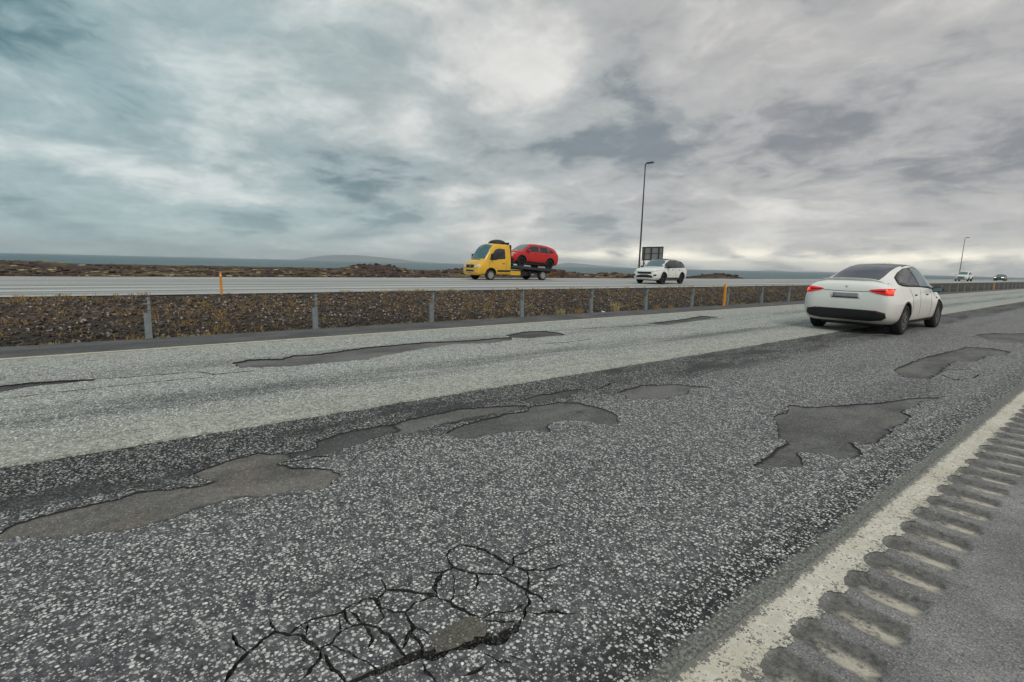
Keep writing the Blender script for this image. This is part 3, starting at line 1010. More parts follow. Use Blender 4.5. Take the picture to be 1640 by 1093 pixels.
# kerb-less broken edge of the left shoulder
sv, sf = [], []
ys_ = list(np.arange(-12, 60, .12)) + list(np.arange(60, 700, 6))
for yy in ys_:
    w = .10*noise.noise(Vector((yy*.9, 0, 3))) + .05*noise.noise(Vector((yy*4, 0, 3)))
    sv += [(X_LSH + .02, yy, .004), (X_LSH - .06 + w, yy, -.002), (X_LSH - .12 + w, yy, -.09)]
for k in range(len(ys_) - 1):
    a = k*3; sf += [(a + 1, a, a + 3, a + 4), (a + 2, a + 1, a + 4, a + 5)]
mesh_obj('broken_edge', sv, sf, M['lshoulder'], bpy.data.objects['left_shoulder'])

# cream edge line, frayed on both sides, scalloped by the rumble grooves on the right
PER = .269
sv, sf = [], []
ys_ = list(np.arange(-3, 14, .012)) + list(np.arange(14, 60, .1)) + list(np.arange(60, 700, 10))
for yy in ys_:
    l = X_RLINE0 + .008*noise.noise(Vector((yy*9, 0, 1))) + .012*noise.noise(Vector((yy*45, 0, 1)))
    t = ((yy - .02)/PER) % 1.0 - .5
    sc = math.sqrt(max(0, 1 - (t/.36)**2))
    ki = math.floor((yy - .02)/PER)
    r_ = X_RLINE1 + .033 - (.050 + .022*noise.noise(Vector((ki*1.7, 3, 3))))*sc + .012*noise.noise(Vector((yy*5, 0, 2))) + .010*noise.noise(Vector((yy*12, 0, 8))) + .012*noise.noise(Vector((yy*50, 0, 5)))
    if yy > 14: r_ = X_RLINE1
    sv += [(l, yy, .006), (r_, yy, .006)]
for k in range(len(ys_) - 1):
    a = k*2; sf.append((a, a + 1, a + 3, a + 2))
tag(mesh_obj('edge_line', sv, sf, M['line']), kind='structure')


def shoulder_z(x, y):
    z = .001 + .0012*noise.noise(Vector((x*6, y*6, 2)))
    t = ((y - .02 + (x + .55)*.05)/PER) % 1.0 - .5
    if X_RLINE1 - .03 < x < -.40:
        u = (x + .555)/.155
        e = 1 - u*u
        if e > 0:
            g = 1 - (t/(.36*math.sqrt(e) + 1e-4))**2
            if g > 0: z -= .015*min(1, g*1.6) + .003*noise.noise(Vector((x*60, y*60, 2))) 
    return z


xs = list(np.arange(X_RLINE0 + .011, -.36, .010)) + [-.34, -.28, -.2, -.1, .0, .15, .4, 1.0, 1.8, 2.6]
o = grid_obj('shoulder', xs, list(np.arange(-1.2, 9, .0125)) + list(np.arange(9, 26, .03)) + [26.5, 40, 90, 300, Y1], shoulder_z, M['shoulder'])
tag(o, kind='structure')
o = grid_obj('shoulder_rear', [X_RLINE0, 0, 2.6], [Y0, -10, -1.2], lambda x, y: 0.001, M['shoulder']); tag(o, kind='structure')

FARZ = .35
X_FN, X_FF = -16.75, -31.1
o = grid_obj('far_carriageway', [X_FF, -27, -24, -20, X_FN], [-300, -100, -50, 0, 50, 100, 200, 400, Y1], lambda x, y: FARZ, M['far_road']); tag(o, kind='structure')
for xx, w in ((-17.55, .10), (-30.3, .10)):
    o = grid_obj('far_edge_line', [xx - w/2, xx + w/2], [-300, 0, 100, Y1], lambda x, y: FARZ + .005, M['leftline']); tag(o, kind='structure')
# crumbling verges either side of the far carriageway
sv, sf = [], []
ys_ = list(np.arange(-60, 120, .5)) + [200, 400, 700]
for yy in ys_:
    w = .15*noise.noise(Vector((yy*.6, 0, 3)))
    sv += [(X_FF + .1, yy, FARZ - .003), (X_FF - .5 + w, yy, FARZ - .10), (X_FF - 1.8, yy, -.5)]
for k in range(len(ys_) - 1):
    a = k*3; sf += [(a, a + 1, a + 4, a + 3), (a + 1, a + 2, a + 5, a + 4)]
tag(mesh_obj('verge', sv, sf, M['median']), kind='structure')


# median strip
def med_z(x, y):
    P = [(-17.2, .33), (-16.75, .335), (-15.5, .24), (-14, .08), (-12.8, -.12), (-11.9, -.26), (-11.1, -.20), (-10.5, -.035), (-10.2, -.05)]
    z = np.interp(x, [p[0] for p in P], [p[1] for p in P])
    k = max(0.0, min(1.0, (-10.45 - x)/.5))*max(0.0, min(1.0, (x + 17.0)/.6))
    z += k*(.05*noise.noise(Vector((x*1.1, y*1.1, 0))) + .045*noise.noise(Vector((x*4, y*4, 3))) + .03*noise.noise(Vector((x*11, y*11, 7))))
    return float(z)


xs = list(np.linspace(-17.0, -10.25, 90))
ys_ = list(np.arange(-9, 30, .09)) + list(np.arange(30, 80, .35)) + list(np.arange(80, 300, 6)) + [Y1]
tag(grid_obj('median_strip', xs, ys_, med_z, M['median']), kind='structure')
tag(grid_obj('median_strip_rear', [-17, -15.5, -14, -12.8, -11.8, -11, -10.5, -10.25], [-300, -100, -40, -9], med_z, M['median']), kind='structure')

# lava gravel on the median
rs = random.Random(3)
ico = []
bmt = bmesh.new(); bmesh.ops.create_icosphere(bmt, subdivisions=1, radius=1.0)
IV = [v.co.copy() for v in bmt.verts]; IF = [tuple(v.index for v in f.verts) for f in bmt.faces]; bmt.free()


def scatter(name, n, xr, yf, zf, smin, smax, mat, flat=.65, power=2.2, cond=None):
    vs, fs = [], []
    for _ in range(n):
        x = rs.uniform(*xr); y = yf()
        if cond and not cond(x, y): continue
        s = smin + (smax - smin)*rs.random()**power
        a = rs.uniform(0, 6.28); ca, sa = math.cos(a), math.sin(a)
        ex, ey, ez = s*rs.uniform(.7, 1.3), s*rs.uniform(.6, 1.1), s*rs.uniform(.45, .9)*flat*1.3
        z0 = zf(x, y) + ez*.35
        b = len(vs)
        for v in IV:
            k = rs.uniform(.75, 1.2)
            lx, ly, lz = v.x*ex*k, v.y*ey*k, v.z*ez*k
            vs.append((x + lx*ca - ly*sa, y + lx*sa + ly*ca, z0 + lz))
        fs += [(a_ + b, b_ + b, c_ + b) for a_, b_, c_ in IF]
    return tag(mesh_obj(name, vs, fs, mat), kind='stuff')


def ydist():
    u = rs.random()
    return -6 + 16*u/.45 if u < .45 else 10 + 50*((u - .45)/.55)**1.6


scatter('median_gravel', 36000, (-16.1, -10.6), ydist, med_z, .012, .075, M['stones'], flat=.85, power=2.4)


def lane_y():
    return rs.uniform(-.8, 3.2) if rs.random() < .6 else rs.uniform(3.2, 9)


scatter('loose_chippings', 5200, (-4.4, -.95), lane_y, lambda x, y: .001, .0022, .0058, M['chip'], flat=.6, power=1.5,
        cond=lambda x, y: not inside_any((x, y), near_holes) and noise.noise(Vector((x*1.5, y*1.5, 6))) > -.25)
scatter('crack_debris', 26000, (-2.5, -1.2), lambda: rs.uniform(.3, 1.9), lambda x, y: -.014 + .008*noise.noise(Vector((x*9, y*9, 1))), .0025, .0075, M['chip_dark'], flat=.9, power=1.3,
        cond=lambda x, y: rs.random() < .75 and inside_any((x, y), crack_holes))


# dry grass
def blades(bm, cx, cy, z0, n, spread, h, lean=.5, w=.009, rng=rs):
    for _ in range(n):
        a = rng.uniform(0, 6.28); r_ = spread*rng.random()**.7
        x, y = cx + r_*math.cos(a), cy + r_*math.sin(a)
        hh = h*rng.uniform(.45, 1.1); la = rng.uniform(0, 6.28); ll = hh*lean*rng.random()
        fa = rng.uniform(0, 3.14); wx, wy = math.cos(fa)*w, math.sin(fa)*w
        p0 = Vector((x, y, z0)); p1 = p0 + Vector((math.cos(la)*ll*.35, math.sin(la)*ll*.35, hh*.6)); p2 = p0 + Vector((math.cos(la)*ll, math.sin(la)*ll, hh))
        o_ = Vector((wx, wy, 0))
        v = [bm.verts.new(q) for q in (p0 - o_, p0 + o_, p1 + o_*.7, p1 - o_*.7, p2)]
        bm.faces.new((v[0], v[1], v[2], v[3])); bm.faces.new((v[3], v[2], v[4]))


bm = bmesh.new()
for _ in range(4200):
    y = ydist(); x = rs.uniform(-16.9, -10.7)
    if noise.noise(Vector((x*.5, y*.25, 11))) < -.05 and rs.random() > .2: continue
    blades(bm, x, y, med_z(x, y) - .01, rs.randint(7, 14), .08, rs.uniform(.05, .15), 1.1, .007)
tag(bm_obj('low_dry_grass', bm, M['grass'], recalc=False), kind='stuff')
TUFT = [(985, 500, .42, 60, 'tall straw-coloured grass tuft at the median edge, right of the fifth barrier post'), (690, 505, .20, 40, 'short orange-brown grass tuft beside the third barrier post'),
        (928, 503, .26, 55, 'straw grass tuft directly left of the fifth barrier post'), (898, 505, .24, 55, 'yellow grass tuft between the fourth and fifth barrier posts'),
        (1052, 492, .26, 45, 'straw grass tuft just right of the sixth barrier post'), (1075, 490, .22, 40, 'rusty grass tuft midway between the sixth and seventh barrier posts'),
        (80, 548, .10, 45, 'low yellow grass tuft nearest the left photo edge'), (118, 545, .09, 45, 'low yellow grass tuft left of the first barrier post'),
        (545, 523, .10, 30, 'low brown grass tuft right of the second barrier post'), (262, 540, .13, 26, 'sparse brown grass tuft right of the first barrier post'),
        (335, 537, .13, 26, 'sparse brown grass tuft midway between the first two barrier posts'), (1190, 484, .12, 40, 'straw grass patch right of the orange marker post'),
        (1500, 455, .22, 40, 'straw grass tuft right beside the white car on the median'), (1560, 455, .30, 50, 'rust-coloured grass clump on the median near the far orange post')]
for k, (x, y, h, n, lab) in enumerate(TUFT):
    p = onX(x, y, -10.85)
    bm = bmesh.new(); blades(bm, 0, 0, 0, int(n*1.7), .13 if h > .15 else .14, h*1.1, .5, .011)
    o = bm_obj('grass_tuft', bm, M['grass'] if k % 3 else M['grass2'], recalc=False)
    o.location = (-10.85, p.y, med_z(-10.85, p.y) - .01)
    tag(o, lab, 'grass tuft', 'dry grass tufts along the median edge')
p = onX(962, 497, -10.7)
bm = bmesh.new(); add_box(bm, -.06, .07, -.04, .04, 0, .05, .012)
for v in bm.verts: v.co += Vector((noise.noise(v.co*20)*.02, noise.noise(v.co*23)*.02, 0))
o = bm_obj('litter', bm, M['litter']); o.location = (-10.6, p.y, -.04); o.rotation_euler = (.2, .3, .7)
tag(o, 'crumpled white scrap of litter on the median edge beside the fifth barrier post', 'litter')

# heather clumps and lava lumps on the field
vs_, fs_ = [], []


def shr_y():
    return 0


def field_scatter(name, n, mat, smin, smax, dmin, dmax, a0, a1, flat):
    vs, fs = [], []
    for _ in range(n):
        az = rs.uniform(a0, a1); d = dmin*(dmax/dmin)**(rs.random())
        v = F0*math.cos(az) + R0*math.sin(az)
        x, y = v.x*d, v.y*d
        if x > -32.3: continue
        s = (smin + (smax - smin)*rs.random()**2)*(.6 + d/90)
        z0 = terrain_z(x, y)
        a = rs.uniform(0, 6.28); ca, sa = math.cos(a), math.sin(a)
        b = len(vs)
        for w in IV:
            k = rs.uniform(.6, 1.3)
            lx, ly, lz = w.x*s*1.5*k, w.y*s*k, w.z*s*flat*k
            vs.append((x + lx*ca - ly*sa, y + lx*sa + ly*ca, z0 + lz + s*flat*.2))
        fs += [(p + b, q + b, r + b) for p, q, r in IF]
    return tag(mesh_obj(name, vs, fs, mat), kind='stuff')


field_scatter('heather', 9000, M['heath'], .08, .26, 36, 260, -1.05, .85, .5)
field_scatter('lava_rocks', 1800, M['shrub'], .08, .24, 36, 200, -1.05, .85, .55)
field_scatter('moss_cushions', 900, M['grass2'], .08, .25, 38, 120, -1.05, .3, .3)

# ------------------------------------------------------------------ barrier posts and cables
ORD = ['first', 'second', 'third', 'fourth', 'fifth', 'sixth', 'seventh', 'eighth', 'ninth', 'tenth', 'eleventh']


ORD2 = ORD + ['twelfth', 'thirteenth', 'fourteenth', 'fifteenth', 'sixteenth', 'seventeenth', 'eighteenth', 'nineteenth', 'twentieth', 'twenty-first', 'twenty-second']


def post_mesh(parent):
    bm = bmesh.new()
    w, d, t = .05, .032, .006
    for (xa, xb, ya, yb) in ((-d, d, -w, -w + t), (-d, d, w - t, w), (d - t, d, -w + t, w - t)):
        add_box(bm, xa, xb, ya, yb, -.35, .46 if ya < 0 else .73)
    o1 = bm_obj('channel', bm, M['galv'], parent)
    bm = bmesh.new(); add_box(bm, -d + .003, d - .003, .012, w - t - .001, .44, .74); add_box(bm, -.012, .012, -w + .004, w - .006, .60, .62)
    o2 = bm_obj('cable_holder', bm, M['galv'], parent)
    bm = bmesh.new(); add_box(bm, -.036, .036, -.002, .054, .73, .745, .003)
    o3 = bm_obj('cap', bm, M['galv_dark'], parent)
    return o1, o2, o3


base_y = [.34, 3.12, 5.8, 8.6, 11.3, 14.02, 16.7, 19.3, 22.1]
post_y = [-5.1, -2.4] + base_y + [22.1 + 2.72*k for k in range(1, 30)]
proto = None
for k, y in enumerate(post_y):
    j = k - 2
    o = empty('barrier_post', (-10.5 + .02*math.sin(k*3.3), y, -.02), R(rs.uniform(-4, 4)))
    o.rotation_euler.x = R(rs.uniform(-1, 1)); o.rotation_euler.y = R(rs.uniform(-1.2, 1.2))
    if j < 0: lab = 'galvanised barrier post left of the photo frame'
    elif j < len(ORD): lab = 'galvanised steel cable-barrier post, %s from the left along the median' % ORD[j]
    elif y < 47: lab = 'small galvanised barrier post around the white car on the median edge'
    else:
        nr_ = sum(1 for q in post_y[:k] if q >= 47)
        lab = 'tiny distant barrier post, %s to the right of the white crossover' % (ORD2[nr_])
    tag(o, lab, 'barrier post', 'posts of the cable barrier along the median')
    if proto is None: proto = post_mesh(o)
    else:
        for c in proto:
            q = c.copy(); COL.objects.link(q); q.parent = o
for k, z in enumerate((.685, .60, .50)):
    bm = bmesh.new(); ys_ = [post_y[0]]
    for a, b in zip(post_y, post_y[1:]): ys_ += [(a + b)/2, b]
    pts = [(-10.468, y, z - .02 - (.008 if i % 2 else 0)) for i, y in enumerate(ys_)]
    rg_ = [[bm.verts.new((p[0] + .0026*math.cos(a), p[1], p[2] + .0026*math.sin(a))) for a in (0, 1.57, 3.14, 4.71)] for p in pts]
    for a, b in zip(rg_, rg_[1:]):
        for q in range(4): bm.faces.new((a[q], a[(q + 1) % 4], b[(q + 1) % 4], b[q]))
    o = bm_obj('barrier_cable', bm, M['galv_dark'])
    tag(o, '%s thin steel cable strung between the median barrier posts' % ('topmost', 'middle', 'lowest')[k], 'cable', 'cables of the median barrier')


# orange marker posts
def marker(loc, h, lab, lean=0.0, sc=1.0):
    o = empty('marker_post', loc); o.rotation_euler = (0, R(lean), 0)
    tag(o, lab, 'marker post', 'orange marker posts'); o.scale = (sc, sc, 1)
    bm = bmesh.new(); add_box(bm, -.035, .035, -.05, .05, -.2, h - .12, .012)
    bm_obj('shaft', bm, M['orange'], o)
    bm = bmesh.new(); add_box(bm, -.037, .037, -.052, .052, h - .12, h - .03, .006); bm_obj('reflector_band', bm, M['orange'], o)
    bm = bmesh.new(); add_box(bm, .037, .041, -.02, .02, h - .105, h - .045, .001); bm_obj('reflector', bm, M['reflector'], o)
    bm = bmesh.new()
    r_ = bmesh.ops.create_cone(bm, cap_ends=True, segments=4, radius1=.055, radius2=.03, depth=.06, matrix=Matrix.Translation((0, 0, h)) @ Matrix.Rotation(R(45), 4, 'Z'))
    bm_obj('cap', bm, M['orange'], o)
    return o


marker((-10.3, 18.66, -.01), .84, 'orange plastic marker post with pointed cap at the near road edge')
p = onX(356, 475, -16.5)
marker((-16.6, onX(355, 472, -16.6).y, .30), onX(353, 437, -16.6).z - .30, 'thin orange marker post beside the far carriageway at left', 0, .62)
marker((-10.3, 72, -.05), .84, 'tiny orange marker post beneath the distant dark car')


# ------------------------------------------------------------------ lamps and gantry sign
def lamp(loc, h, lab, armlen=.55):
    o = empty('street_lamp', loc); tag(o, lab, 'street lamp', 'street lamps beyond the far carriageway')
    bm = bmesh.new(); add_tube(bm, (0, 0, 0), (0, 0, h), .095, .05, 12); bm_obj('pole', bm, M['pole'], o, smooth=False)
    bm = bmesh.new(); add_tube(bm, (0, 0, -.1), (0, 0, .9), .13, .12, 12); bm_obj('base_sleeve', bm, M['pole'], o)
    bm = bmesh.new(); add_tube(bm, (0, 0, h - .02), (armlen*.4, 0, h + .06), .035, .035, 8); bm_obj('arm', bm, M['pole'], o)
    bm = bmesh.new(); add_box(bm, armlen*.3, armlen + .35, -.14, .14, h + .01, h + .12, .03); bm_obj('lamp_head', bm, M['pole'], o)
    bm = bmesh.new(); add_box(bm, armlen*.5, armlen + .28, -.10, .10, h - .012, h + .012, .004); bm_obj('lens', bm, M['alu'], o)
    return o


P1 = onX(1036, 263, -31.6); b1 = onX(1023, 436, -31.6)
lamp((-31.6, b1.y, .1), P1.z - .15, 'tall dark street lamp behind the white two-tone car')
P2_ = onX(1546, 381, -31.6); b2 = onX(1537, 436, -31.6)
lamp((-31.6, b2.y, .1), P2_.z - .15, 'distant street lamp rising behind the far white car')

pA = onX(1029, 417, -31.2); sg = empty('road_sign', (-32.2, 0, 0))
for _ in range(1):
    # plane perpendicular to the road through the sign
    Ys = 43.2
    def onY(x, y, Y):
        d = pray(x, y); return EYEV + d*(Y/d.y)
    l, r_ = onY(1029, 406, Ys), onY(1061.5, 406, Ys); t_ = onY(1045, 395.5, Ys).z; bt = onY(1045, 417.5, Ys).z
    x0s, x1s = l.x, r_.x
    sg.location = ((x0s + x1s)/2, Ys, 0)
    hw = (x1s - x0s)/2
tag(sg, 'back of a large grey road sign on dark posts behind the white two-tone car', 'road sign')
bm = bmesh.new(); add_box(bm, -hw, hw, -.012, .012, bt, t_, .004); bm_obj('sign_panel', bm, M['alu'], sg)
for s in (-.78, -.08, .66):
    bm = bmesh.new(); add_box(bm, s*hw - .05, s*hw + .05, -.12, -.02, -.4 if s != -.08 else bt - .9, t_ - .02, .01); bm_obj('post', bm, M['pole'], sg)
for z in (t_ - .05, bt + .05, (t_ + bt)/2 + .02):
    bm = bmesh.new(); add_box(bm, -hw, hw, -.05, -.014, z - (.05 if z != (t_ + bt)/2 + .02 else .02), z + (.05 if z != (t_ + bt)/2 + .02 else .02), .004); bm_obj('rail', bm, M['pole'], sg)
for s in (-1, 1):
    bm = bmesh.new(); add_box(bm, s*hw - .035, s*hw + .035, -.045, .015, bt - .01, t_ + .01, .004); bm_obj('frame_edge', bm, M['pole'], sg)
for s0, s1 in ((-.78, -.40), (-.08, -.45), (.66, .3), (-.08, .25)):
    bm = bmesh.new(); add_tube(bm, (s0*hw, -.1, bt - .05), (s1*hw, -.1, bt - .9), .03, .03, 6); bm_obj('brace', bm, M['pole'], sg)

# ------------------------------------------------------------------ vehicles


def crom(vals, xs, q):
    """monotone-ish cubic through table columns"""
    xs = np.array(xs); v = np.array(vals); q = np.asarray(q)
    m = np.zeros_like(v); dlt = np.diff(v)/np.diff(xs)
    for i in range(1, len(v) - 1):
        m[i] = 0 if dlt[i - 1]*dlt[i] <= 0 else 2*dlt[i - 1]*dlt[i]/(dlt[i - 1] + dlt[i])
    m[0], m[-1] = dlt[0], dlt[-1]
    i = np.clip(np.searchsorted(xs, q) - 1, 0, len(xs) - 2)
    h = xs[i + 1] - xs[i]; t = (q - xs[i])/h
    return (2*t**3 - 3*t**2 + 1)*v[i] + (t**3 - 2*t**2 + t)*h*m[i] + (-2*t**3 + 3*t**2)*v[i + 1] + (t**3 - t**2)*h*m[i + 1]


def ring_pts(r, n=5):
    """half section control points -> smooth ring of (y, z), full"""
    zb, wb, ws, zs, wm, zm, wk, zk, wr, zr, zt = r
    C = [(0, zb), (wb, zb), (ws, zs), (wm, zm), (wk, zk), (wr, zr), (wr*.5, zr + (zt - zr)*.8), (0, zt)]
    P = [Vector(c) for c in C]
    P = [Vector((-P[1].x, P[1].y))] + P + [Vector((-P[-2].x, P[-2].y))]
    out = []
    for i in range(1, len(P) - 2):
        p0, p1, p2, p3 = P[i - 1:i + 3]
        for j in range(n):
            t = j/n; tt = .42
            a = (p2 - p0)*tt; b = (p3 - p1)*tt
            L_ = (p2 - p1).length
            if a.length > L_: a = a.normalized()*L_
            if b.length > L_: b = b.normalized()*L_
            out.append(p1*(2*t**3 - 3*t**2 + 1) + a*(t**3 - 2*t**2 + t) + p2*(-2*t**3 + 3*t**2) + b*(t**3 - t**2))
    out.append(P[-2])
    return [(max(0, p.x), p.y) for p in out]


def loft(table, ns=70, n=5):
    xs = [t[0] for t in table]
    span = xs[-1] - xs[0]
    q = sorted(set([round(v, 4) for v in np.linspace(xs[0], xs[-1], ns)] + [round(v, 4) for v in xs]))
    q2 = [q[0]]
    for v in q[1:]:
        if v - q2[-1] > .004: q2.append(v)
    cols_ = [crom([t[1 + k] for t in table], xs, q2) for k in range(11)]
    bm = bmesh.new(); rings_ = []
    for i, x in enumerate(q2):
        half = ring_pts([c[i] for c in cols_], n)
        full = [(y, z) for y, z in half] + [(-y, z) for y, z in half[-2:0:-1]]
        rings_.append([bm.verts.new((x, y, z)) for y, z in full])
    m = len(rings_[0])
    for a, b in zip(rings_, rings_[1:]):
        for k in range(m):
            bm.faces.new((a[k], a[(k + 1) % m], b[(k + 1) % m], b[k]))
    bm.faces.new(rings_[0]); bm.faces.new(rings_[-1][::-1])
    bmesh.ops.recalc_face_normals(bm, faces=bm.faces)
    return bm


def cut(o, cutters):
    """boolean difference, applied"""
    for c in cutters:
        md = o.modifiers.new('b', 'BOOLEAN'); md.operation = 'DIFFERENCE'; md.object = c; md.solver = 'EXACT'
    dg = bpy.context.evaluated_depsgraph_get()
    me = bpy.data.meshes.new_from_object(o.evaluated_get(dg), depsgraph=dg)
    o.modifiers.clear(); o.data = me
    for c in cutters:
        d = c.data; bpy.data.objects.remove(c); bpy.data.meshes.remove(d)


def arch_cut(x, y0, y1, r_, z):
    bm = bmesh.new(); add_tube(bm, (x, y0, z), (x, y1, z), r_, r_, 32)
    return bm_obj('cutter', bm, M['black'])


def project(name, bvh, outline, axis, mat, parent, off=.004, step=.05, thick=.012, from_=None):
    """panel cut to an outline (in the plane across `axis`) and laid on the body"""
    ax = {'+x': 0, '-x': 0, '+y': 1, '-y': 1, '+z': 2}[axis]; sg_ = -1 if axis[0] == '-' else 1
    other = [k for k in (0, 1, 2) if k != ax]
    P = []
    n = len(outline)
    for i in range(n):
        a, b = Vector(outline[i]), Vector(outline[(i + 1) % n]); k = max(1, int((b - a).length/step))
        for j in range(k): P.append(a.lerp(b, j/k))
    nb = len(P); pk = pack([tuple(p) for p in P]); pts = list(P)
    x = pk[0] + step/2
    while x < pk[2]:
        y = pk[1] + step/2
        while y < pk[3]:
            if inside_any((x, y), [pk]) and min((Vector((x, y)) - p).length for p in P) > step*.35: pts.append(Vector((x, y)))
            y += step
        x += step
    cv, ce, cf, *_ = delaunay_2d_cdt(pts, [(k, (k + 1) % nb) for k in range(nb)], [], 1, 1e-6)
    vs = []; last = None
    dirv = Vector((0, 0, 0)); dirv[ax] = -sg_
    hits = []
    for v in cv:
        o_ = Vector((0, 0, 0)); o_[other[0]] = v.x; o_[other[1]] = v.y; o_[ax] = 4.0*sg_
        loc, nrm, idx, dist = bvh.ray_cast(o_, dirv)
        if loc is None: hits.append(None); continue
        if nrm.dot(dirv) > 0: nrm = -nrm
        hits.append((loc, nrm))
    good = [h for h in hits if h]
    if not good: return None
    out = []
    for v, h in zip(cv, hits):
        if h is None:
            h = min(good, key=lambda g: (g[0][other[0]] - v.x)**2 + (g[0][other[1]] - v.y)**2)
        out.append(h)
    top = [h[0] + h[1]*off for h in out]; bot = [h[0] - h[1]*thick for h in out]
    N = len(top); faces = []
    edc = {}
    for f in cf:
        c = sum((cv[q] for q in f), Vector((0, 0)))/len(f)
        if not inside_any((c.x, c.y), [pk]): continue
        faces.append(tuple(f))
        for a, b in zip(f, list(f[1:]) + [f[0]]): edc.setdefault((min(a, b), max(a, b)), []).append((a, b))
    nf = list(faces)
    for v in edc.values():
        if len(v) == 1: a, b = v[0]; nf.append((b, a, a + N, b + N))
    bm = bmesh.new()
    bv = [bm.verts.new(q) for q in top + bot]
    for f in nf:
        try: bm.faces.new([bv[q] for q in f])
        except ValueError: pass
    for v in [v for v in bm.verts if not v.link_faces]: bm.verts.remove(v)
    bmesh.ops.recalc_face_normals(bm, faces=bm.faces)
    o = bm_obj(name, bm, mat, parent, recalc=False)
    o.data.polygons.foreach_set('use_smooth', [len(p.vertices) == 3 for p in o.data.polygons])
    # keep the outward side outward
    c = Vector((0, 0, 0))
    return o


def wheel(parent, x, y, r_, side, rim_m, spokes=5, w=.22):
    """side +1: outer face towards +y"""
    e = empty('wheel', (x, y, r_)); e.parent = parent
    prof_ = [(-w/2, r_*.66), (-w/2 + .005, r_*.90), (-w/2 + .03, r_*.985), (-w*.2, r_), (w*.2, r_), (w/2 - .03, r_*.985), (w/2 - .005, r_*.90), (w/2, r_*.66), (w*.2, r_*.62), (-w*.2, r_*.62)]
    vs, fs = [], []; NS = 36
    for k in range(NS):
        a = 2*math.pi*k/NS
        for py, pr in prof_: vs.append((pr*math.cos(a), py, pr*math.sin(a)))
    m = len(prof_)
    for k in range(NS):
        for j in range(m): fs.append((k*m + j, k*m + (j + 1) % m, ((k + 1) % NS)*m + (j + 1) % m, ((k + 1) % NS)*m + j))
    t = mesh_obj('tyre', vs, fs, M['tyre'], e, smooth=True)
    bm = bmesh.new()
    yo = side*w*.36
    R_ = r_*.66
    # rim barrel
    for k in range(NS):
        a0, a1 = 2*math.pi*k/NS, 2*math.pi*(k + 1)/NS
        q = []
        for a, rr, yy in ((a0, R_, side*w*.46), (a1, R_, side*w*.46), (a1, R_*.90, side*w*.44), (a0, R_*.90, side*w*.44)): q.append(bm.verts.new((rr*math.cos(a), yy, rr*math.sin(a))))
        bm.faces.new(q)
        q = []
        for a, rr, yy in ((a0, R_*.90, side*w*.44), (a1, R_*.90, side*w*.44), (a1, R_*.88, -side*w*.1), (a0, R_*.88, -side*w*.1)): q.append(bm.verts.new((rr*math.cos(a), yy, rr*math.sin(a))))
        bm.faces.new(q)
    for s in range(spokes):
        a = 2*math.pi*s/spokes + .3
        d = Vector((math.cos(a), 0, math.sin(a))); n_ = Vector((-math.sin(a), 0, math.cos(a)))
        p0, p1 = d*R_*.12, d*R_*.93
        vv = []
        for p, hw_, yy in ((p0, R_*.16, yo + side*.012), (p1, R_*.09, yo + side*.012), (p0, R_*.16, yo - side*.03), (p1, R_*.09, yo - side*.03)):
            for s2 in (-1, 1): vv.append(bm.verts.new(p + n_*hw_*s2 + Vector((0, yy, 0))))
        for f in ((0, 1, 3, 2), (4, 5, 7, 6), (0, 2, 6, 4), (1, 3, 7, 5), (2, 3, 7, 6), (0, 1, 5, 4)): bm.faces.new([vv[q] for q in f])
    add_tube(bm, (0, yo - side*.03, 0), (0, yo + side*.022, 0), R_*.22, R_*.2, 16)
    bm_obj('rim', bm, rim_m, e)
    bm = bmesh.new(); add_tube(bm, (0, -side*w*.05, 0), (0, -side*w*.1, 0), R_*.88, R_*.88, 24)
    bm_obj('brake_disc', bm, M['black'], e)
    return e


def finish_body(o, split=32):
    me = o.data
    me.polygons.foreach_set('use_smooth', [True]*len(me.polygons))
    bm = bmesh.new(); bm.from_mesh(me)
    for e in bm.edges:
        if len(e.link_faces) == 2 and e.calc_face_angle(0) > R(split): e.smooth = False
    bm.to_mesh(me)
    bvh = BVHTree.FromBMesh(bm); bm.free()
    return bvh


def mirror_y(pts): return [(-a, b) for a, b in pts]


# ---- the white crossover driving away (local +x forward, +y left)
YT = [  # x, zb, wb, ws, zs, wm, zm, wk, zk, wr, zr, zt
    (-2.40, .52, .42, .58, .56, .68, .76, .66, .94, .50, 1.00, 1.015),
    (-2.375, .38, .58, .74, .47, .81, .74, .765, 1.03, .54, 1.10, 1.125),
    (-2.30, .31, .66, .84, .42, .89, .74, .80, 1.08, .53, 1.18, 1.205),
    (-2.18, .27, .72, .90, .40, .945, .74, .83, 1.09, .53, 1.225, 1.255),
    (-2.02, .25, .75, .93, .38, .965, .74, .84, 1.10, .53, 1.235, 1.265),
    (-1.80, .23, .76, .94, .37, .975, .73, .855, 1.11, .53, 1.29, 1.33),
    (-1.30, .21, .76, .94, .36, .975, .72, .87, 1.11, .535, 1.435, 1.485),
    (-.75, .20, .76, .93, .34, .96, .70, .88, 1.10, .55, 1.54, 1.605),
    (-.15, .20, .76, .925, .33, .955, .68, .89, 1.07, .575, 1.585, 1.655),
    (.35, .20, .76, .925, .33, .955, .67, .89, 1.04, .58, 1.56, 1.64),
    (.85, .20, .76, .925, .33, .955, .66, .875, 1.01, .59, 1.41, 1.49),
    (1.35, .20, .75, .93, .33, .96, .64, .85, .98, .64, 1.12, 1.17),
    (1.75, .20, .74, .92, .34, .95, .62, .80, .92, .56, 1.01, 1.04),
    (2.10, .22, .70, .86, .36, .89, .58, .72, .80, .48, .87, .89),
    (2.28, .26, .60, .74, .38, .77, .54, .62, .68, .42, .73, .74),
    (2.36, .34, .46, .56, .42, .58, .52, .48, .60, .32, .62, .625)]


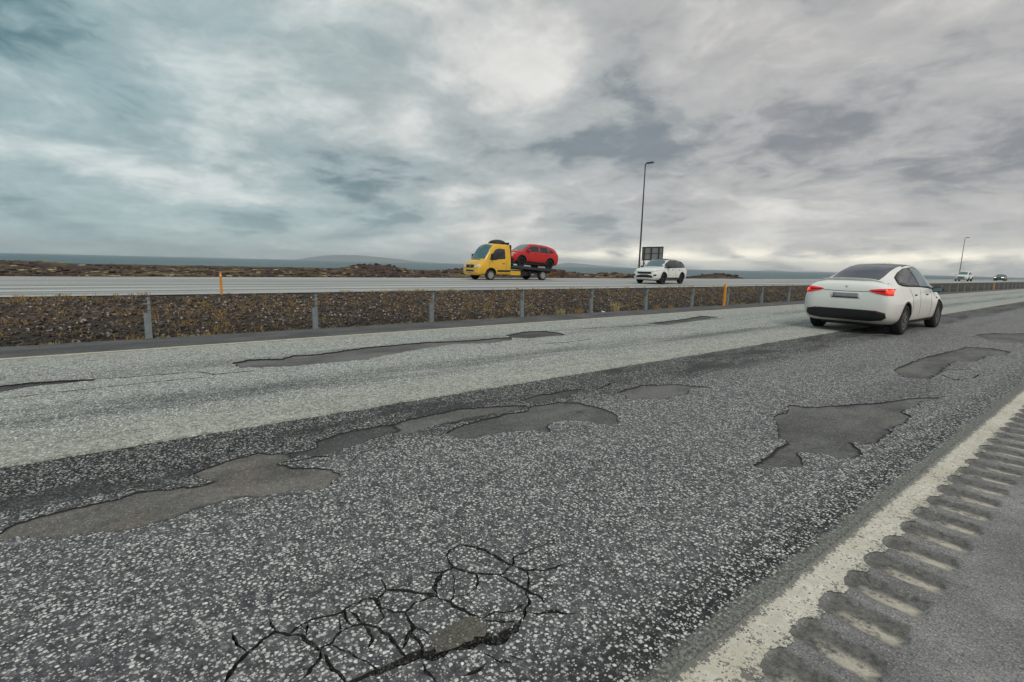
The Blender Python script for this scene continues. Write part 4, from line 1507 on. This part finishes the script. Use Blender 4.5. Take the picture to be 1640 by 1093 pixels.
def near_car():
    t = empty('white_crossover_car', (-4.40, 15.72, 0.0), R(90))
    tag(t, 'white crossover car with lit red tail lamps driving away, seen from behind', 'car')
    body = bm_obj('body', loft(YT, 90, 6), [M['white_dirty'], M['black']])
    cut(body, [arch_cut(x, y0, y1, .385, .36) for x in (-1.445, 1.445) for (y0, y1) in ((.55, 1.2), (-1.2, -.55))])
    body.parent = t
    bvh = finish_body(body)
    # rear glass and glass roof run together
    rg = [(-1.98, -.50), (-1.70, -.51), (-1.2, -.50), (-.7, -.50), (-.62, -.50), (-.62, .50), (-.7, .50), (-1.2, .50), (-1.70, .51), (-1.98, .50), (-2.04, .42), (-2.06, .2), (-2.06, -.2), (-2.04, -.42)]
    project('rear_window', bvh, rg, '+z', M['glass_grey'], t, .004, .07)
    project('roof_glass', bvh, [(-.60, -.545), (.5, -.54), (.62, -.5), (.62, .5), (.5, .54), (-.60, .545)], '+z', M['glass'], t, .004, .09)
    project('windscreen', bvh, [(.66, -.52), (1.0, -.60), (1.34, -.66), (1.40, -.4), (1.43, 0), (1.40, .4), (1.34, .66), (1.0, .60), (.66, .52)], '+z', M['glass'], t, .004, .09)
    for s, ax in ((1, '+y'), (-1, '-y')):
        wl = [(-1.66, 1.17), (-1.45, 1.30), (-1.1, 1.42), (-.7, 1.51), (-.40, 1.54), (-.40, 1.12), (-.8, 1.125), (-1.2, 1.13), (-1.5, 1.14)]
        wf = [(-.34, 1.545), (0, 1.56), (.30, 1.54), (.60, 1.445), (.86, 1.315), (1.10, 1.13), (1.15, 1.04), (.8, 1.065), (.3, 1.09), (-.34, 1.115)]
        project('window_surround', bvh, [(-1.73, 1.155), (-1.48, 1.315), (-1.1, 1.435), (-.7, 1.525), (-.3, 1.56), (.0, 1.578), (.32, 1.557), (.62, 1.46), (.90, 1.325), (1.20, 1.07), (1.2, 1.01), (.8, 1.035), (.3, 1.065), (-.3, 1.09), (-.8, 1.10), (-1.3, 1.105), (-1.6, 1.12)], ax, M['black'], t, .003, .06)
        project('side_window', bvh, wl, ax, M['glass'], t, .008, .06)
        project('side_window', bvh, wf, ax, M['glass_blue'], t, .008, .06)
        for xx in (-.36, .62):
            project('door_gap', bvh, [(xx, .30), (xx + .012, .30), (xx + .02, .7), (xx + .012, 1.04), (xx, 1.04), (xx + .008, .7)], ax, M['seam'], t, .0025, .08)
        project('door_gap', bvh, [(-1.05, .36), (-1.04, .36), (-.95, .62), (-1.0, .85), (-1.16, 1.05), (-1.175, 1.05), (-1.015, .85), (-.965, .62)], ax, M['seam'], t, .0025, .08)
        for xx in (-.85, .12):
            project('door_handle', bvh, [(xx, .895), (xx + .2, .89), (xx + .2, .92), (xx, .925)], ax, M['seam'], t, .006, .06)
        project('side_camera', bvh, [(1.12, .80), (1.24, .79), (1.22, .83), (1.12, .835)], ax, M['black'], t, .006, .05)
        project('sill', bvh, [(-.98, .235), (.98, .235), (.98, .315), (-.98, .315)], ax, M['black'], t, .006, .09)
        # arch trim
        for xc in (-1.445, 1.445):
            arc = [(xc + .415*math.cos(a), .36 + .415*math.sin(a)) for a in np.linspace(-.25, math.pi + .25, 22)]
            arc += [(xc + .388*math.cos(a), .36 + .388*math.sin(a)) for a in np.linspace(math.pi + .25, -.25, 22)]
            project('arch_trim', bvh, arc, ax, M['black'], t, .005, .06)
        m = empty('mirror', (.92, s*.98, 1.03)); m.parent = t
        bm = bmesh.new(); bmesh.ops.create_uvsphere(bm, u_segments=14, v_segments=10, radius=1)
        for v in bm.verts: v.co = Vector((v.co.x*.085*(1 if v.co.x > 0 else .35), v.co.y*.13, v.co.z*.075))
        bm_obj('mirror_shell', bm, M['black'], m, smooth=True)
        bm = bmesh.new(); add_box(bm, -.034, -.028, -.10, .10, -.05, .05, .002); bm_obj('mirror_glass', bm, M['glass_blue'], m)
        bm = bmesh.new(); add_tube(bm, (.02, 0, -.03), (.02, -s*.12, -.06), .022, .03, 8); bm_obj('mirror_arm', bm, M['black'], m)
        for xc in (-1.445, 1.445): wheel(t, xc, s*.845, .355, s, M['rim'], 10, .235)
    # rear face, outlines in (y, z)
    for s in (1, -1):
        f = (lambda P: P) if s > 0 else mirror_y
        tl = project('tail_lamp', bvh, f([(.865, 1.055), (.80, 1.065), (.66, 1.055), (.50, 1.035), (.46, 1.01), (.52, .985), (.66, .945), (.80, .915), (.885, .915)]), '-x', M['lamp_red'], t, .012, .04, .02)
        project('lamp_core', bvh, f([(.865, 1.03), (.81, 1.03), (.77, .995), (.81, .955), (.875, .95)]), '-x', M['lamp_bright'], tl, .018, .04, .01)
        project('lamp_band', bvh, f([(.76, 1.02), (.52, 1.012), (.50, 1.0), (.76, .985)]), '-x', M['seam'], tl, .016, .04, .006)
        project('lower_reflector', bvh, f([(.74, .535), (.54, .545), (.54, .556), (.74, .546)]), '-x', M['lamp_dim'], t, .016, .05)
    project('boot_gap', bvh, [(-.47, .99), (-.2, .975), (.2, .975), (.47, .99), (.47, .999), (.2, .985), (-.2, .985), (-.47, .999)], '-x', M['seam'], t, .003, .05)
    project('plate_recess', bvh, [(-.30, .815), (.30, .815), (.32, .93), (.27, .955), (-.27, .955), (-.32, .93)], '-x', M['white_dirty'], t, .004, .05)
    project('plate', bvh, [(-.26, .845), (.26, .845), (.26, .945), (-.26, .945)], '-x', M['plate'], t, .010, .05)
    project('plate_shadow_gap', bvh, [(-.27, .825), (.27, .825), (.27, .844), (-.27, .844)], '-x', M['seam'], t, .011, .05)
    project('boot_badge', bvh, [(-.03, 1.09), (.03, 1.09), (.03, 1.098), (.006, 1.096), (.004, 1.055), (-.004, 1.055), (-.006, 1.096), (-.03, 1.098)], '-x', M['rim'], t, .006, .03)
    project('bumper_diffuser', bvh, [(-.80, .53), (-.62, .57), (0, .575), (.62, .57), (.80, .53), (.82, .42), (.74, .36), (.5, .325), (-.5, .325), (-.74, .36), (-.82, .42)], '-x', M['black'], t, .010, .05, .02)
    # ducktail lip
    vs, fs = [], []
    for k in range(25):
        y = -.72 + 1.44*k/24
        xr = -2.235 + .12*(abs(y)/.72)**3
        loc, nrm, i_, d_ = bvh.ray_cast(Vector((xr + .10, y, 3)), Vector((0, 0, -1)))
        z0 = loc.z if loc else 1.1
        h = .035*(1 - (abs(y)/.74)**6)
        vs += [(xr + .14, y, z0 - .004), (xr + .02, y, z0 + .008 + h*.5), (xr - .055, y, z0 + h - .004), (xr - .050, y, z0 + h - .020), (xr - .0, y, z0 - .03)]
    for k in range(24):
        for j in range(4): a = k*5 + j; fs.append((a, a + 1, a + 6, a + 5))
    mesh_obj('spoiler', vs, fs, M['white'], t, smooth=True)
    bm = bmesh.new(); add_box(bm, -1.9, 1.95, -.66, .66, .17, .27, .03); bm_obj('underbody', bm, M['black'], t)
    return t


near_car()

# ---- sport utility body used for the others (front at +x)
ST = [
    (-2.28, .50, .50, .66, .55, .74, .80, .72, 1.00, .58, 1.10, 1.14),
    (-2.22, .36, .62, .80, .48, .84, .80, .79, 1.05, .58, 1.22, 1.27),
    (-2.05, .30, .70, .88, .42, .905, .78, .84, 1.08, .60, 1.41, 1.47),
    (-1.70, .27, .74, .91, .40, .925, .76, .86, 1.09, .61, 1.52, 1.58),
    (-1.0, .26, .74, .90, .40, .925, .74, .87, 1.08, .63, 1.60, 1.675),
    (-.2, .26, .74, .90, .40, .92, .72, .87, 1.05, .63, 1.61, 1.69),
    (.35, .26, .74, .90, .40, .92, .72, .86, 1.03, .62, 1.56, 1.635),
    (.80, .26, .74, .90, .40, .92, .72, .85, 1.02, .62, 1.36, 1.42),
    (1.22, .26, .74, .91, .40, .93, .72, .83, 1.00, .66, 1.12, 1.16),
    (1.7, .27, .72, .90, .41, .92, .72, .80, .98, .60, 1.06, 1.085),
    (2.05, .28, .68, .86, .42, .88, .70, .76, .92, .56, 1.00, 1.02),
    (2.22, .30, .62, .78, .42, .80, .66, .70, .84, .52, .91, .93),
    (2.29, .38, .52, .64, .46, .66, .62, .60, .76, .44, .80, .81)]


def suv(name, loc, rz, lab, paint, roof, rim_m, cladding=True, lit=False, scale=(1, 1, 1), grille_white=False, screen='glass_blue', group=None, tilt=0.0, detail=True):
    t = empty(name, loc, rz); t.scale = scale; t.rotation_euler.y = tilt
    tag(t, lab, 'car', group)
    body = bm_obj('body', loft(ST, 60, 5), [paint, M['black']])
    cut(body, [arch_cut(x, y0, y1, .40, .36) for x in (-1.345, 1.345) for (y0, y1) in ((.52, 1.2), (-1.2, -.52))])
    body.parent = t
    bvh = finish_body(body)
    project('windscreen', bvh, [(.47, -.55), (.8, -.62), (1.16, -.70), (1.23, -.35), (1.25, 0), (1.23, .35), (1.16, .70), (.8, .62), (.47, .55)], '+z', M[screen], t, .004, .1)
    if roof: project('roof', bvh, [(-1.95, -.60), (-1.0, -.62), (.40, -.60), (.44, 0), (.40, .60), (-1.0, .62), (-1.95, .60)], '+z', roof, t, .005, .12)
    project('rear_window', bvh, [(-.60, 1.12), (.60, 1.12), (.52, 1.42), (-.52, 1.42)], '-x', M['glass'], t, .006, .08)
    for s, ax in ((1, '+y'), (-1, '-y')):
        if roof: project('pillars', bvh, [(-1.98, 1.13), (-1.80, 1.50), (-.8, 1.59), (.1, 1.59), (.55, 1.46), (.95, 1.22), (1.12, 1.06), (.2, 1.06), (-1.0, 1.09)], ax, roof, t, .003, .09)
        project('side_window', bvh, [(-.28, 1.11), (-.28, 1.53), (.05, 1.53), (.42, 1.45), (.78, 1.26), (1.0, 1.09)], ax, M['glass'], t, .007, .08)
        project('side_window', bvh, [(-.36, 1.11), (-.36, 1.53), (-1.15, 1.50), (-1.22, 1.12)], ax, M['glass'], t, .007, .08)
        project('side_window', bvh, [(-1.29, 1.13), (-1.23, 1.47), (-1.60, 1.36), (-1.84, 1.19)], ax, M['glass'], t, .007, .08)
        if cladding:
            for xc in (-1.345, 1.345):
                arc = [(xc + .47*math.cos(a), .36 + .47*math.sin(a)) for a in np.linspace(-.1, math.pi + .1, 18)]
                arc += [(xc + .404*math.cos(a), .36 + .404*math.sin(a)) for a in np.linspace(math.pi + .1, -.1, 18)]
                project('arch_trim', bvh, arc, ax, M['black'], t, .008, .08)
            project('sill', bvh, [(-.87, .30), (.87, .30), (.87, .44), (-.87, .44)], ax, M['black'], t, .008, .1)
        for xx in (-.32, .72):
            project('door_gap', bvh, [(xx, .42), (xx + .014, .42), (xx + .014, 1.05), (xx, 1.05)], ax, M['seam'], t, .0025, .1)
        for xx in (-.98, -.02):
            project('door_handle', bvh, [(xx, .93), (xx + .2, .93), (xx + .2, .965), (xx, .965)], ax, M['seam'] if cladding else paint, t, .012, .1)
        m = empty('mirror', (.80, s*.99, 1.12)); m.parent = t
        bm = bmesh.new(); bmesh.ops.create_uvsphere(bm, u_segments=12, v_segments=8, radius=1)
        for v in bm.verts: v.co = Vector((v.co.x*.09, v.co.y*.13, v.co.z*.085))
        bm_obj('mirror_shell', bm, M['black'] if roof else paint, m, smooth=True)
        bm = bmesh.new(); add_tube(bm, (0, 0, -.03), (0, -s*.13, -.07), .02, .03, 8); bm_obj('mirror_arm', bm, M['black'], m)
        for xc in (-1.345, 1.345): wheel(t, xc, s*.80, .35, s, rim_m, 5, .23)
        f = (lambda P: P) if s > 0 else mirror_y
        project('headlamp', bvh, f([(.38, .80), (.52, .79), (.80, .83), (.86, .88), (.78, .90), (.55, .865), (.40, .84)]), '+x', M['lamp_lit'] if lit else M['lamp_clear'], t, .010, .05, .02)
        project('fog_lamp_bezel', bvh, f([(.60, .50), (.82, .55), (.80, .66), (.66, .60)]), '+x', M['black'], t, .008, .05)
        project('tail_lamp', bvh, f([(.55, .98), (.86, .98), (.84, 1.08), (.55, 1.06)]), '-x', M['lamp_red'], t, .010, .05, .02)
    project('grille', bvh, [(-.46, .66), (.46, .66), (.52, .74), (.42, .80), (-.42, .80), (-.52, .74)], '+x', M['black'], t, .008, .05, .02)
    project('lower_intake', bvh, [(-.60, .42), (.60, .42), (.52, .56), (.30, .60), (-.30, .60), (-.52, .56)], '+x', M['black'], t, .008, .05, .02)
    project('plate', bvh, [(-.26, .585), (.26, .585), (.26, .665), (-.26, .665)], '+x', M['plate'], t, .018, .06)
    project('rear_plate', bvh, [(-.26, .80), (.26, .80), (.26, .90), (-.26, .90)], '-x', M['plate'], t, .010, .06)
    bm = bmesh.new(); add_box(bm, -1.9, 1.9, -.66, .66, .22, .34, .03); bm_obj('underbody', bm, M['black'], t)
    return t


suv('white_crossover_suv', (-20.95, 29.35, FARZ), R(-90 + 9), 'oncoming white car with black roof, pillars and wheel arches on the far carriageway', M['white2'], M['black'], M['rim_dark'])
suv('distant_white_suv', (-22.0, 124, FARZ), R(-90), 'tiny white car far off under the distant street lamp', M['white2'], None, M['rim_dark'], scale=(1, 1.05, 1.06))
suv('distant_dark_car', (-22.4, 163, FARZ), R(-90), 'tiny dark car with lit headlamps far off at the right photo edge', M['darkpaint'], None, M['rim_dark'], lit=True, scale=(1, 1, .92))

# ---- recovery truck
CT = [  # cab, x measured from front axle
    (-1.62, .40, .80, .93, .50, .97, .90, .95, 1.45, .80, 2.25, 2.40),
    (-1.58, .36, .84, .97, .48, .995, .90, .97, 1.45, .82, 2.28, 2.44),
    (-.9, .36, .84, .98, .48, 1.0, .90, .97, 1.42, .80, 2.30, 2.47),
    (-.35, .36, .84, .98, .48, 1.0, .90, .96, 1.38, .78, 2.24, 2.42),
    (-.12, .36, .84, .98, .48, 1.0, .90, .95, 1.36, .78, 2.10, 2.22),
    (.18, .36, .84, .98, .48, .995, .90, .93, 1.30, .80, 1.70, 1.78),
    (.46, .36, .82, .97, .48, .985, .88, .90, 1.20, .78, 1.36, 1.42),
    (.70, .34, .80, .95, .46, .965, .86, .86, 1.10, .68, 1.20, 1.25),
    (.86, .32, .76, .91, .44, .93, .82, .80, 1.02, .62, 1.10, 1.13),
    (.96, .34, .66, .82, .44, .84, .74, .74, .92, .56, .98, 1.00),
    (1.0, .42, .52, .68, .48, .70, .68, .62, .80, .46, .85, .86)]


def truck():
    yF = onX(785, 449.5, -26.75).y
    yR = onX(868, 449, -26.75).y
    WB = yR - yF
    t = empty('recovery_truck', (-27.65, yF, FARZ), R(-90))
    tag(t, 'yellow flatbed recovery truck with black roof beacon carrying a red car', 'truck')
    t.scale = (1, 1, .985)
    cab = bm_obj('cab', loft(CT, 60, 6), [M['yellow'], M['black']])
    cut(cab, [arch_cut(0, y0, y1, .42, .38) for (y0, y1) in ((.55, 1.2), (-1.2, -.55))])
    cab.parent = t
    bvh = finish_body(cab)
    project('windscreen', bvh, [(-.27, -.72), (-.10, -.76), (.20, -.80), (.42, -.80), (.47, -.4), (.48, 0), (.47, .4), (.42, .80), (.20, .80), (-.10, .76), (-.27, .72)], '+z', M['glass_blue'], t, .006, .08)
    for s, ax in ((1, '+y'), (-1, '-y')):
        project('side_window', bvh, [(-1.16, 1.42), (-1.16, 2.06), (-.72, 2.10), (-.42, 2.02), (-.16, 1.74), (.08, 1.40), (.06, 1.33), (-.3, 1.31), (-.6, 1.38)], ax, M['glass'], t, .006, .08)
        for xx in (-1.24, .12): project('door_gap', bvh, [(xx, .52), (xx + .016, .52), (xx + .016, 1.3), (xx, 1.3)], ax, M['seam'], t, .003, .1)
        project('door_handle', bvh, [(-1.12, 1.08), (-.92, 1.08), (-.92, 1.12), (-1.12, 1.12)], ax, M['seam'], t, .012, .08)
        project('side_moulding', bvh, [(-1.58, .55), (-.50, .55), (-.50, .68), (-1.58, .68)], ax, M['seam'], t, .008, .1)
        arc = [(.455*math.cos(a), .38 + .455*math.sin(a)) for a in np.linspace(0, math.pi, 18)] + [(.424*math.cos(a), .38 + .424*math.sin(a)) for a in np.linspace(math.pi, 0, 18)]
        project('arch_trim', bvh, arc, ax, M['seam'], t, .006, .08)
        f = (lambda P: P) if s > 0 else mirror_y
        project('headlamp', bvh, f([(.44, .84), (.60, .80), (.80, .84), (.90, .98), (.86, 1.03), (.66, .95), (.48, .92)]), '+x', M['lamp_clear'], t, .012, .05, .02)
        project('fog_lamp', bvh, f([(.62, .52), (.76, .53), (.76, .60), (.62, .59)]), '+x', M['lamp_clear'], t, .012, .05, .02)
        m = empty('mirror', (.02, s*1.13, 1.56)); m.parent = t
        bm = bmesh.new(); add_box(bm, -.05, .06, -.10, .10, -.17, .17, .03); bm_obj('mirror_shell', bm, M['black'], m)
        bm = bmesh.new(); add_tube(bm, (0, -s*.02, -.12), (0, -s*.20, -.2), .02, .02, 8); bm_obj('mirror_arm', bm, M['black'], m)
        wheel(t, 0, s*.86, .35, s, M['rim_light'], 8, .22)
        w2 = wheel(t, -WB, s*.86, .35, s, M['rim_light'], 8, .26)
    project('grille', bvh, [(-.40, .80), (.40, .80), (.50, .94), (.40, 1.00), (-.40, 1.00), (-.50, .94)], '+x', M['black'], t, .010, .05, .02)
    project('grille_badge', bvh, [(-.09, .85), (.09, .85), (.11, .90), (.09, .95), (-.09, .95), (-.11, .90)], '+x', M['rim'], t, .016, .05)
    project('lower_intake', bvh, [(-.42, .56), (.42, .56), (.46, .66), (-.46, .66)], '+x', M['black'], t, .010, .05, .02)
    project('plate', bvh, [(-.26, .46), (.26, .46), (.26, .54), (-.26, .54)], '+x', M['plate'], t, .014, .06)
    project('wiper_panel', bvh, [(.50, -.5), (.56, -.5), (.57, .5), (.51, .5)], '+z', M['black'], t, .008, .08)
    # chassis, deck, boxes
    end = -WB - 1.15
    bm = bmesh.new()
    for s in (-1, 1): add_box(bm, end, -1.5, s*.42 - .05, s*.42 + .05, .48, .68)
    for x in np.linspace(end + .2, -1.8, 6): add_box(bm, x - .04, x + .04, -.37, .37, .52, .64)
    bm_obj('chassis_frame', bm, M['black'], t)
    dk = empty('deck', (-1.80, 0, .97)); dk.parent = t; dk.rotation_euler = (0, -R(3.4), 0)
    ln = WB + 1.15 - 1.70
    bm = bmesh.new(); add_box(bm, -ln, 0, -1.02, 1.02, -.06, .0, .008); bm_obj('deck_plate', bm, M['deck_pale'], dk)
    for s in (-1, 1):
        bm = bmesh.new(); add_box(bm, -ln, 0, s*1.05 - .03, s*1.05 + .03, -.14, .05, .01); bm_obj('side_rail', bm, M['deck'], dk)
    bm = bmesh.new(); add_box(bm, -.05, 0.03, -.98, .98, .0, .55, .01); bm_obj('headboard', bm, M['deck'], dk)
    bm = bmesh.new()
    for s in (-1, 1): add_box(bm, -WB - .52, -WB + .52, s*.76, s*1.01, .74, .775, .01)
    bm_obj('mudguards', bm, M['black'], t)
    for s in (-1, 1):
        bm = bmesh.new(); add_box(bm, -2.55, -1.66, s*.62 - (.28 if s < 0 else 0), s*.62 + (.28 if s > 0 else 0), .34, .64, .03); bm_obj('locker', bm, M['yellow'], t)
        bm = bmesh.new(); add_box(bm, -3.2, -2.62, s*.60 - (.28 if s < 0 else 0), s*.60 + (.28 if s > 0 else 0), .30, .62, .03); bm_obj('toolbox', bm, M['black'], t)
        bm = bmesh.new(); add_box(bm, -WB + .55, -3.3, s*.97 - .02, s*.97 + .02, .42, .52, .01); bm_obj('guard_rail', bm, M['deck'], t)
        bm = bmesh.new(); add_box(bm, end - .02, end + .04, s*.78 - .14, s*.78 + .14, .50, .62, .01); bm_obj('tail_lamp', bm, M['lamp_red'], t)
    bm = bmesh.new(); add_box(bm, -WB + .8, -3.35, -.6, .6, .32, .66, .04); bm_obj('hydraulic_box', bm, M['black'], t)
    # beacon pod on the roof
    bm = bmesh.new(); bmesh.ops.create_uvsphere(bm, u_segments=20, v_segments=12, radius=1)
    for v in bm.verts: v.co = Vector((-1.15 + v.co.x*.55, v.co.y*.68, 2.45 + max(v.co.z, -.2)*.27))
    bm_obj('roof_pod', bm, M['black'], t, smooth=True)
    bm = bmesh.new(); add_box(bm, -1.66, -1.52, -.72, .72, 2.38, 2.52, .03); bm_obj('beacon_bar', bm, M['black'], t)
    bm = bmesh.new(); add_box(bm, -1.70, -1.63, -.90, .90, .75, 2.36, .02); bm_obj('cab_rear_guard', bm, M['black'], t)
    return t, WB


tr, WB = truck()
# red car on the deck: wheels rest on the tilted deck plate
th = R(3.4)
mid = -1.80 - (2.20)*1.0
cx_l = -3.90
deck_z = lambda xl: (.97 - (-1.80 - xl)*math.sin(th))*.985
yc = tr.location.y - cx_l
o = suv('red_suv', (-27.65, yc, FARZ + deck_z(cx_l) + .002), R(-90), 'red compact car riding on the flatbed of the yellow truck', M['red'], None, M['rim_dark'], cladding=True, scale=(.96, .98, 1.0), screen='glass_blue', tilt=-th)
